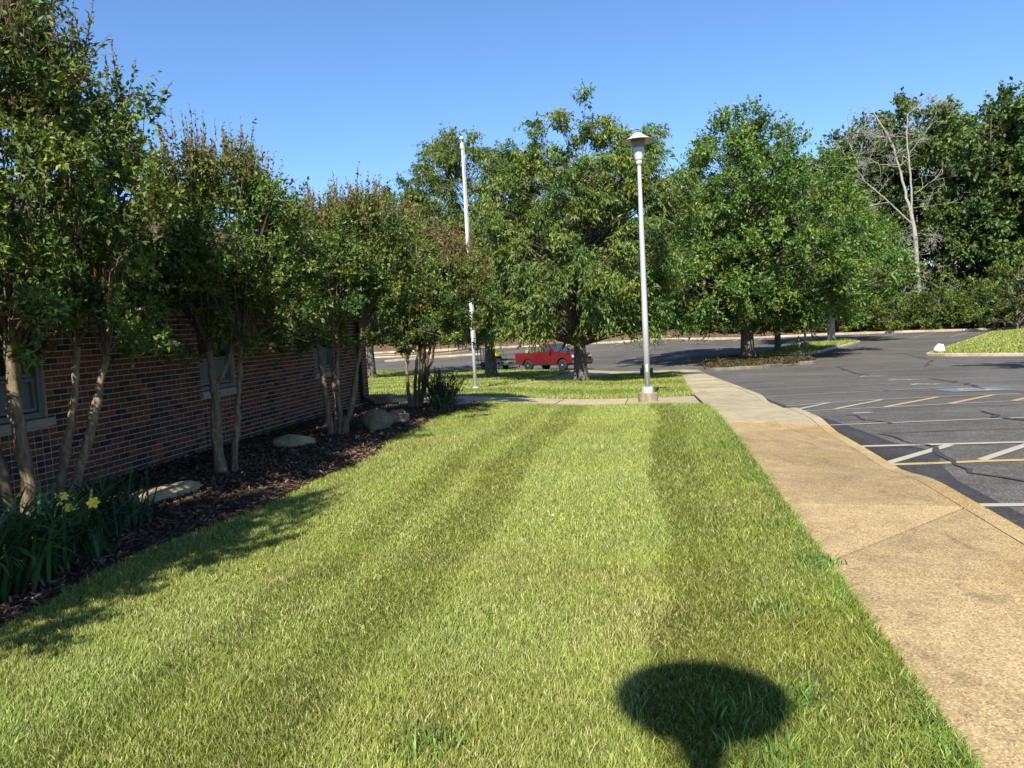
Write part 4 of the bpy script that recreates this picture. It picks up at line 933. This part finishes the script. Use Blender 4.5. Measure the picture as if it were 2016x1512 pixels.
def stripe(x, y):
    """mower passes: which way the blades were laid"""
    e = x+.06*np.sin(y*.9)+.12*(vnoise(x, y, 1.7, 12)-.5); s = np.zeros(len(x)); prev = .35
    for x0, v in ((-2.95, .75), (-2.42, -.5), (-2.05, .55), (-1.82, -.65), (-1.3, .95), (-.02, -.95), (.45, -.3)):
        s = np.where(s == 0, prev, s)+(v-prev)*(.5+.5*np.tanh((e-x0)/(.035 if x0 > -.1 else .06))); prev = v
    return s*(.36+.22*vnoise(x, y, .6, 14))
lawn_poly = bed_edge[::-1]+[(1.03, -5), (1.03, 14.9), (.88, 15.25), (.62, 15.52), (-.2, 15.88), (-3.6, 16.2)]
parts = []; rng = np.random.RandomState(77)
def scatter(poly, x0, x1, y0, y1, dens):
    n = int((x1-x0)*(y1-y0)*dens); x = rng.uniform(x0, x1, n); y = rng.uniform(y0, y1, n); k = inside(x, y, poly); return x[k], y[k]
for y0, y1, dens, hg, wd, sg in ((-3, 2.2, 900, .05, .008, 1), (2.2, 3.6, 20000, .027, .0032, 2), (3.6, 5.2, 15000, .027, .0037, 2), (5.2, 8, 9000, .029, .0047, 2), (8, 11.5, 5600, .034, .0065, 1), (11.5, 16.3, 3800, .036, .0085, 1)):
    x, y = scatter(lawn_poly, -4.0, 1.1, y0, y1, dens)
    if y1 <= 5.3: keep = x < 1.1; x, y = x[keep], y[keep]
    edge = np.exp(-((1.0-x)/.16)**2)+.6*np.exp(-((x-np.array([BEDX(v) for v in y]))/.13)**2)
    rough = np.clip((x+.05)/.4, 0, 1)*.35*vnoise(x, y, 2.2, 9)
    bare = np.exp(-(((x-.62)/.09)**2+((y-3.3)/.11)**2))+np.exp(-(((x-.42)/.06)**2+((y-2.95)/.07)**2))
    k = rng.uniform(0, 1, len(x)) > bare*.93; x, y, edge, rough = x[k], y[k], edge[k], rough[k]
    parts.append(blades(rng, x, y, hg*(1+.55*edge+rough), wd*(1+.25*rough), sg, stripe(x, y)*(1-.6*np.clip(edge, 0, 1)), .1))
def build_grass(name, parts, label):
    V = np.concatenate([p[0] for p in parts]); T = np.concatenate([p[2] for p in parts]); F = []; o = 0
    for p in parts:
        F += [f+o for f in p[1]]; o += len(p[0])
    q = [f for f in F if f.shape[1] == 4]; t_ = [f for f in F if f.shape[1] == 3]
    Fl = ([np.concatenate(q)] if q else [])+([np.concatenate(t_)] if t_ else [])
    return tag(mobj(name, npmesh(name, V, Fl, MAT['blade'], tint=T)), label, 'grass', kind='stuff')
build_grass('lawn_grass', parts, 'striped mown grass of the front lawn')
# weeds hanging over the walk, broader dark blades
parts = []
n = 5200; y = 2.2+11*rng.uniform(0, 1, n)**1.4; x = 1.0-np.abs(rng.normal(0, .05, n)); V, F, T = blades(rng, x, y, .055, .007, 2, 0, 0.); V.reshape(-1, 5, 3)[:, 2:4, 0] += .012; V.reshape(-1, 5, 3)[:, 4, 0] += .035*rng.uniform(-.3, 1.2, n); parts.append((V, F, T*np.array([.62, .78, .7])))
xs, ys = [], []
for cx, cy, q, sp in ((.95, 4.75, 260, .06), (.55, 3.05, 160, .07), (.35, 2.6, 160, .09), (-.9, 2.6, 160, .07), (.6, 4.0, 120, .08), (.85, 5.6, 140, .06), (.2, 2.9, 120, .06), (.9, 7.2, 160, .07), (.8, 9, 160, .1)):
    xs.append(rng.normal(cx, sp, q)); ys.append(rng.normal(cy, sp, q))
x = np.concatenate(xs); y = np.concatenate(ys); V, F, T = blades(rng, x, y, .065, .008, 2, 0, 0.); parts.append((V, F, T*np.array([.6, .8, .8])))
build_grass('edge_weeds', parts, 'coarse darker grass tufts along the sidewalk edge')
parts = []
for poly, bx, dens, hg, wd in ((lawn2_poly, (-7.5, 1.5, 18, 26), 900, .05, .018), (lawn2_poly, (-6, 1.5, 26, 41), 420, .055, .03), (lawn3_poly, (-24, -4.5, 18, 40), 230, .06, .035), (lawn3_poly, (-32, -4.5, 40, 69), 110, .07, .06)):
    x, y = scatter(poly, *bx, dens); parts.append(blades(rng, x, y, hg, wd, 1, .25*np.sign(np.sin(y*1.1)), .04))
V_ = None
x, y = scatter(pen_poly, 16, 45, 36, 84, 90); parts.append(blades(rng, x, y, .09, .08, 1, .2, .03, LOT+.12))
x, y = scatter(island2, 7, 18.5, 53, 75, 160); parts.append(blades(rng, x, y, .13, .07, 1, 0., .08, LOT+.12))
build_grass('far_grass', parts, 'mown grass of the lawns beyond the cross path')
# low island ground cover, the oak's shade put into its darkened tint
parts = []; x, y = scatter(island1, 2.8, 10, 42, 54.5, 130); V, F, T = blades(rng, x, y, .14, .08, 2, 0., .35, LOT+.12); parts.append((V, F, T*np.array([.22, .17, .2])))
build_grass('island_cover', parts, 'shade-darkened dry ground cover around the foot of the big oak')

# ================================================================== lamp posts, flagpole, cabinet, far pole
def lamp(loc, label):
    o = empty('lamp_post', (loc[0], loc[1], h(*loc)), label, 'lamp post', 'lamp posts along the lawn')
    bobj('pedestal', lathe(nb(), [(.215, -.3), (.215, .2), (.205, .215), (.0, .217)], 32, close=False), MAT['ped'], o, smooth=False)
    bobj('collar', lathe(nb(), [(.125, .212), (.125, .3), (.115, .33), (.07, .345)], 28), MAT['alu'], o)
    bobj('pole', lathe(nb(), [(.063, .33), (.063, 1.8), (.055, 3.4), (.042, 4.95), (.038, 5.14)], 20), MAT['alu'], o, smooth=True)
    bobj('fitter', lathe(nb(), [(.04, 5.12), (.06, 5.13), (.068, 5.18), (.06, 5.24), (.04, 5.27)], 24), MAT['hood'], o, smooth=True)
    bobj('lens', lathe(nb(), [(.075, 5.22), (.085, 5.24), (.125, 5.49), (.12, 5.49)], 28), MAT['cup'], o)
    bobj('lens_band', lathe(nb(), [(.13, 5.48), (.155, 5.66), (.15, 5.665)], 28), MAT['cupdark'], o)
    bobj('hood', lathe(nb(), [(.15, 5.655), (.352, 5.615), (.358, 5.622), (.29, 5.648), (.2, 5.69), (.12, 5.745), (.075, 5.785), (.05, 5.8), (.02, 5.806), (.004, 5.807)], 40), MAT['hood'], o, smooth=False)
    bobj('hand_hole_cover', box(nb(), (0, -.06, .75), (.06, .02, .16), bev=.008), MAT['alu'], o)
    bm = nb()
    for a in range(4): rod(bm, (.09*math.cos(a*PI/2+.7), .09*math.sin(a*PI/2+.7), .3), (.09*math.cos(a*PI/2+.7), .09*math.sin(a*PI/2+.7), .36), .012)
    bobj('bolts', bm, MAT['alu'], o)
lamp((-.12, 16.55), 'grey lamp post with conical hood on a round concrete footing')
lamp((-.12, -2.86), 'lamp post behind the viewer, its hood casting the round shadow')
o = empty('flagpole', (-5.65, 23.4, h(-5.65, 23.4)), 'bare white flagpole with ball top beside the path', 'flagpole')
bobj('pole', lathe(nb(), [(.058, -.2), (.058, 2.5), (.047, 5), (.032, 7.5), (.028, 7.62)], 18), MAT['pole'], o, smooth=True)
bobj('truck_cap', lathe(nb(), [(.05, 7.6), (.06, 7.63), (.06, 7.74), (.03, 7.8), (.012, 7.82), (.012, 7.9)], 16), MAT['pole'], o)
bobj('ball', lathe(nb(), [(.005, 7.87), (.045, 7.885), (.072, 7.935), (.045, 7.985), (.005, 8.)], 18), MAT['hood'], o, smooth=True)
bobj('flange', lathe(nb(), [(.11, -.02), (.11, .03), (.075, .06)], 18), MAT['alu'], o)
bm = nb(); rod(bm, (.09, -.03, 1.35), (.075, -.03, 7.7), .006, 5); rod(bm, (.07, -.08, 1.35), (.06, -.06, 7.7), .006, 5); bobj('halyard', bm, MAT['pole'], o)
bm = nb(); box(bm, (.03, -.08, 1.4), (.03, .05, .2), bev=.008); bobj('cleat', bm, MAT['blackp'], o)
bm = nb(); box(bm, (0, 0, .18), (.6, .45, .42), bev=.03); 
cab = tag(bobj('utility_cabinet', bm, MAT['box'], None, (-.28, 35.8, h(-.28, 35.8))), 'small dark utility cabinet on the grass behind the lamp post', 'cabinet')
bobj('cabinet_cap', box(nb(), (-.12, 0, .46), (.2, .3, .18), bev=.02), MAT['box'], cab)
o = empty('parking_lot_pole', (12.4, 64.6, h(12.4, 64.6)+LOT+.1), 'thin grey light pole on the grass island between two oak trunks', 'light pole')
bobj('pole', lathe(nb(), [(.1, 0), (.09, 2.5), (.07, 7.5)], 14), MAT['alu'], o, smooth=True)
bobj('footing', lathe(nb(), [(.32, -.2), (.32, .35), (.3, .38)], 20), MAT['ped'], o)
bobj('lamp_head', box(nb(), (.3, 0, 7.5), (.75, .3, .14), bev=.03), MAT['alu'], o)

# ================================================================== pickup, trailer, mower
def wheel(parent, loc, r, w_, name='wheel', rimr=.62):
    wv = bpy.data.objects.new(name, None); wv.location = loc; link(wv, parent); s = 1 if loc[1] > 0 else -1
    bobj('tyre', lathe(nb(), [(r*.6, -w_*.48), (r*.9, -w_*.5), (r*.99, -w_*.36), (r, 0), (r*.99, w_*.36), (r*.9, w_*.5), (r*.6, w_*.48)], 28, axis='Y'), MAT['rubber'], wv, smooth=True)
    rm = bobj('rim', lathe(nb(), [(r*rimr, -w_*.3*s), (r*rimr, w_*.46*s), (r*rimr*.92, w_*.46*s), (r*rimr*.86, w_*.3*s), (r*.2, w_*.36*s), (r*.16, w_*.48*s)], 24, axis='Y'), MAT['rim'], wv)
    bm = nb()
    for k in range(5):
        a = k*2*PI/5+.3; box(bm, (math.cos(a)*r*.4, w_*.335*s, math.sin(a)*r*.4), (r*.15, .02, r*.2), rot=Matrix.Rotation(-a, 3, 'Y'))
    bobj('rim_slot', bm, MAT['blackp'], wv)
fwd = Vector((.80, -.60)); ang = math.atan2(fwd.y, fwd.x); TC = (-7.35, 55.6)
def slope_at(x, y):
    return None
PK = empty('pickup_truck', (TC[0], TC[1], h(*TC)+LOT), 'red single-cab pickup parked on the lot behind the lawn trees', 'truck', rz=ang)
def arc(cx, r, a0, a1, n=9): return [(cx+r*math.cos(a0+(a1-a0)*i/n), .4+r*math.sin(a0+(a1-a0)*i/n)) for i in range(n+1)]
RA, FA = -1.55, 1.83; lowR = arc(RA, .5, .12, PI-.12); lowF = arc(FA, .5, .12, PI-.12)
def bevel_all(bm, w_): bmesh.ops.bevel(bm, geom=[e for e in bm.edges if e.calc_face_angle(0) > .6], offset=w_, segments=2, affect='EDGES', profile=.6); return bm
bed_out = [(-.62, .5)]+[(-.62, 1.3), (-2.78, 1.3), (-2.84, 1.1), (-2.82, .58)]+[(RA-.5, .5)]+lowR[::-1][1:-1]+[(RA+.5, .5)]
bm = nb()
for s in (-1, 1): prism(bm, bed_out, s*1.0, s*.9)
bobj('bed_side', bevel_all(bm, .02), MAT['red'], PK)
bobj('tailgate', box(nb(), (-2.8, 0, .98), (.07, 1.8, .6), bev=.015), MAT['red'], PK)
bm = nb(); box(bm, (-1.7, 0, .72), (2.15, 1.82, .06)); box(bm, (-.66, 0, .98), (.05, 1.8, .6)); bobj('bed_floor', bm, MAT['blackp'], PK)
body = [(-.6, .5), (-.6, 1.27), (.98, 1.24), (2.55, 1.15), (2.76, 1.06), (2.8, .8), (2.78, .52)]+[(FA+.5, .48)]+lowF[1:-1]+[(FA-.5, .48)]
bm = nb(); prism(bm, body, -.99, .99); bobj('body', bevel_all(bm, .035), MAT['red'], PK)
bm = nb(); g = [[bm.verts.new((x, y_, z)) for y_, z in ((-.78, 0), (-.4, .045), (.4, .045), (.78, 0))] for x, z in ((0, 0),)] 
bm.free(); bm = nb(); prism(bm, [(.9, 1.22), (1.0, 1.29), (2.45, 1.2), (2.68, 1.12), (2.6, 1.05)], -.82, .82); bobj('hood', bevel_all(bm, .04), MAT['red'], PK)
# cab greenhouse
bm = nb(); bot = [(-.58, .97), (1.12, .97)]; top_ = [(-.45, .74), (.32, .74)]
lo = [bm.verts.new(v) for v in ((-.58, -.97, 1.25), (1.12, -.95, 1.25), (1.12, .95, 1.25), (-.58, .97, 1.25))]; hi = [bm.verts.new(v) for v in ((-.48, -.74, 1.86), (.36, -.72, 1.88), (.36, .72, 1.88), (-.48, .74, 1.86))]
for i in range(4): bm.faces.new((lo[i], lo[(i+1) % 4], hi[(i+1) % 4], hi[i]))
bm.faces.new(hi); bm.faces.new(lo[::-1]); bobj('cab', bevel_all(bm, .05), MAT['red'], PK)
def pane(name, pts, mat, push):
    bm = nb(); P = [Vector(p) for p in pts]; nrm = (P[1]-P[0]).cross(P[2]-P[0]).normalized(); c = sum(P, Vector())/len(P)
    if nrm.dot(c-Vector((.2, 0, 1.4))) < 0: nrm = -nrm
    A = [bm.verts.new(p+nrm*push) for p in P]; Bv = [bm.verts.new(p-nrm*.03) for p in P]; n = len(P)
    for i in range(n): bm.faces.new((A[i], A[(i+1) % n], Bv[(i+1) % n], Bv[i]))
    bm.faces.new(A); bm.faces.new(Bv[::-1]); return bobj(name, bm, mat, PK)
def lerp3(a, b, t): return tuple(a[i]+(b[i]-a[i])*t for i in range(3))
for s in (-1, 1):
    A, Bq, Cq, Dq = (-.58, s*.97, 1.25), (1.12, s*.95, 1.25), (.36, s*.72, 1.88), (-.48, s*.74, 1.86)
    def qp(u, v): return lerp3(lerp3(A, Bq, u), lerp3(Dq, Cq, u), v)
    pane('side_window', [qp(.16, .1), qp(.82, .1), qp(.82, .5), qp(.86, .84), qp(.2, .84)], MAT['cglass'], .012)
    d = bobj('door', box(nb(), (.17, s*.998, .9), (1.16, .02, .72), bev=.008), MAT['red'], PK)
    bobj('handle', box(nb(), (-.28, s*1.02, 1.13), (.16, .03, .035), bev=.008), MAT['blackp'], d)
    mr = bobj('mirror', box(nb(), (.86, s*1.12, 1.36), (.14, .2, .2), bev=.03), MAT['blackp'], PK)
    bobj('mirror_arm', box(nb(), (.84, s*1.0, 1.3), (.06, .16, .05)), MAT['blackp'], mr)
    bobj('headlight', box(nb(), (2.7, s*.78, .97), (.2, .38, .17), bev=.03), MAT['lens'], PK)
    bobj('tail_light', box(nb(), (-2.8, s*.93, 1.02), (.09, .13, .42), bev=.02), MAT['tail'], PK)
    bobj('rocker', box(nb(), (.1, s*.96, .46), (2.5, .06, .1), bev=.01), MAT['blackp'], PK)
pane('windshield', [(1.06, -.86, 1.29), (1.06, .86, 1.29), (.42, .68, 1.84), (.42, -.68, 1.84)], MAT['cglass'], .02)
pane('rear_window', [(-.57, -.8, 1.33), (-.57, .8, 1.33), (-.49, .64, 1.8), (-.49, -.64, 1.8)], MAT['cglass'], .02)
gr = bobj('grille', box(nb(), (2.79, 0, .9), (.08, 1.25, .36), bev=.02), MAT['blackp'], PK)
bm = nb()
for z_ in (1.06, .91, .74): box(bm, (2.83, 0, z_), (.05, 1.7 if z_ > .8 else 1.3, .05 if z_ > .8 else .06), bev=.01)
bobj('grille_bar', bm, MAT['chrome'], gr)
bm = nb(); box(bm, (2.86, 0, .62), (.2, 1.96, .2), bev=.04); bobj('front_bumper', bm, MAT['chrome'], PK)
bobj('lower_fascia', box(nb(), (2.82, 0, .46), (.2, 1.86, .14), bev=.03), MAT['blackp'], PK)
bm = nb(); box(bm, (-2.93, 0, .62), (.18, 1.9, .17), bev=.03); bobj('rear_bumper', bm, MAT['chrome'], PK)
bm = nb(); box(bm, (0, 0, .5), (4.9, 1.5, .24)); bobj('chassis', bm, MAT['blackp'], PK)
for x_ in (RA, FA):
    for s in (-1, 1): wheel(PK, (x_, s*.86, .4), .4, .25)
for x_, s in ((RA, 1), (RA, -1), (FA, 1), (FA, -1)):
    pass
# slope of the lot under the pickup
def settle(o, fx, hy):
    a = o.rotation_euler.z; c, s = math.cos(a), math.sin(a); x0, y0 = o.location.x, o.location.y
    zf, zr = h(x0+c*fx, y0+s*fx), h(x0-c*fx, y0-s*fx); zl, zr2 = h(x0-s*hy, y0+c*hy), h(x0+s*hy, y0-c*hy)
    o.location.z = (zf+zr)/2+LOT; o.rotation_euler.y = -math.atan2(zf-zr, 2*fx); o.rotation_euler.x = math.atan2(zl-zr2, 2*hy)
PK.scale = (1.06,)*3; settle(PK, 1.7, .86)
g1 = tag(bobj('fuel_can', box(nb(), (0, 0, 1.42), (.3, .34, .36), bev=.05), MAT['greyp'], None, PK.location, rz=ang), 'grey container standing in the pickup bed', 'container')
g1.location = PK.matrix_basis @ Vector((-2.1, -.55, -.28)) if False else (Matrix.Translation(PK.location) @ PK.rotation_euler.to_matrix().to_4x4()) @ Vector((-2.05, -.55, .0))
bobj('spout', rod(nb(), (0, 0, 1.58), (.02, 0, 1.95), .02), MAT['greyp'], g1)
g2 = tag(bobj('tarp_bundle', box(nb(), (0, 0, 1.27), (.6, .5, .28), bev=.1), MAT['green'], None, rz=ang), 'low green bundle in the pickup bed behind the cab', 'bundle')
g2.location = (Matrix.Translation(PK.location) @ PK.rotation_euler.to_matrix().to_4x4()) @ Vector((-1.0, .1, .0))
# trailer
f2 = Vector((.76, -.65)).normalized(); a2 = math.atan2(f2.y, f2.x)
hp = Vector(TC)-fwd*3.15; tcx = hp-f2*3.4
TR = empty('utility_trailer', (tcx.x, tcx.y, 0), 'black open utility trailer with upright mesh ramp hitched to the pickup', 'trailer', rz=a2)
Lt, Wt = 3.5, 1.95
bobj('deck', box(nb(), (0, 0, .52), (Lt, Wt, .06)), MAT['deckw'], TR)
bm = nb()
for s in (-1, 1):
    box(bm, (0, s*Wt/2, .5), (Lt, .07, .12)); rod(bm, (-Lt/2, s*Wt/2, .86), (Lt/2, s*Wt/2, .86), .028)
    for x_ in np.linspace(-Lt/2, Lt/2, 5): rod(bm, (x_, s*Wt/2, .5), (x_, s*Wt/2, .86), .025)
for x_ in (-Lt/2, Lt/2): box(bm, (x_, 0, .5), (.07, Wt-.08, .12))
rod(bm, (Lt/2, -Wt/2, .86), (Lt/2, Wt/2, .86), .028); bobj('frame', bm, MAT['steel'], TR)
bm = nb()
for s in (-1, 1): rod(bm, (Lt/2, s*.7, .48), (Lt/2+1.15, 0, .48), .04)
box(bm, (Lt/2+1.22, 0, .5), (.3, .08, .09)); rod(bm, (Lt/2+.95, .1, .2), (Lt/2+.95, .1, .95), .03); bobj('tongue', bm, MAT['steel'], TR)
gt = bpy.data.objects.new('ramp_gate', None); link(gt, TR); gt.location = (-Lt/2-.04, 0, .5); gt.rotation_euler = (0, -.03, 0)
bm = nb()
for y_ in (-Wt/2, Wt/2): rod(bm, (0, y_, 0), (0, y_, 1.3), .035)
for z_ in (.02, 1.3): rod(bm, (0, -Wt/2, z_), (0, Wt/2, z_), .035)
bobj('gate_frame', bm, MAT['steel'], gt)
for y_ in np.linspace(-Wt/2, Wt/2, 7)[1:-1]: bobj('gate_bar', rod(nb(), (0, y_, 0), (0, y_, 1.3), .03), MAT['steel'], gt)
bobj('gate_crossbar', rod(nb(), (0, -Wt/2, .45), (0, Wt/2, .45), .022), MAT['steel'], gt)
for s in (-1, 1):
    wheel(TR, (-.35, s*(Wt/2+.14), .33), .33, .2)
    bm = nb(); prism(bm, [(-.35+.44*math.cos(t_), .33+.44*math.sin(t_)) for t_ in np.linspace(0.25, PI-.25, 9)]+[(-.35+.41*math.cos(t_), .33+.41*math.sin(t_)) for t_ in np.linspace(PI-.25, .25, 9)], s*(Wt/2+.02), s*(Wt/2+.26)); bobj('fender', bm, MAT['steel'], TR)
settle(TR, 1.3, .9)
TM = Matrix.Translation(TR.location) @ TR.rotation_euler.to_matrix().to_4x4()
# mower
MW = empty('riding_mower', TM @ Vector((.15, 0, .55)), 'zero-turn riding mower with yellow seat on the trailer', 'mower', rz=a2)
bm = nb(); box(bm, (-.45, 0, .42), (.75, .75, .38), bev=.06); box(bm, (.25, 0, .34), (.9, .62, .12), bev=.03); bobj('chassis', bm, MAT['blackp'], MW)
bm = nb(); box(bm, (.3, 0, .2), (.8, 1.3, .14), bev=.05); bobj('cutting_deck', bm, MAT['green'], MW)
bm = nb(); box(bm, (-.08, 0, .68), (.5, .5, .14), bev=.05); box(bm, (-.33, 0, .95), (.13, .5, .52), rot=Matrix.Rotation(-.2, 3, 'Y'), bev=.05); bobj('seat', bm, MAT['seat'], MW)
bm = nb(); box(bm, (-.62, 0, .68), (.45, .5, .28), bev=.06); bobj('engine', bm, MAT['greyp'], MW)
for s in (-1, 1):
    wheel(MW, (-.5, s*.5, .29), .29, .26, rimr=.5); wheel(MW, (.85, s*.42, .15), .15, .12, 'caster_wheel', .5)
    bm = nb(); rod(bm, (.2, s*.36, .6), (.28, s*.34, .98), .018); rod(bm, (.28, s*.34, .98), (.26, s*.08, 1.02), .018); bobj('lap_bar', bm, MAT['steel'], MW)
bm = nb(); rod(bm, (.3, .3, .3), (.85, .42, .34), .03); rod(bm, (.3, -.3, .3), (.85, -.42, .34), .03); bobj('caster_arm', bm, MAT['steel'], MW)
bm = nb(); box(bm, (0, 0, .1), (.7, .45, .2), bev=.05); rod(bm, (-.2, 0, .2), (.5, .2, .32), .04); rod(bm, (-.25, .1, .2), (-.4, .1, .7), .02)
tag(bobj('push_blower', bm, MAT['green'], None, TM @ Vector((1.25, .1, .55)), rz=a2), 'green-grey yard machine at the front of the trailer', 'yard machine')
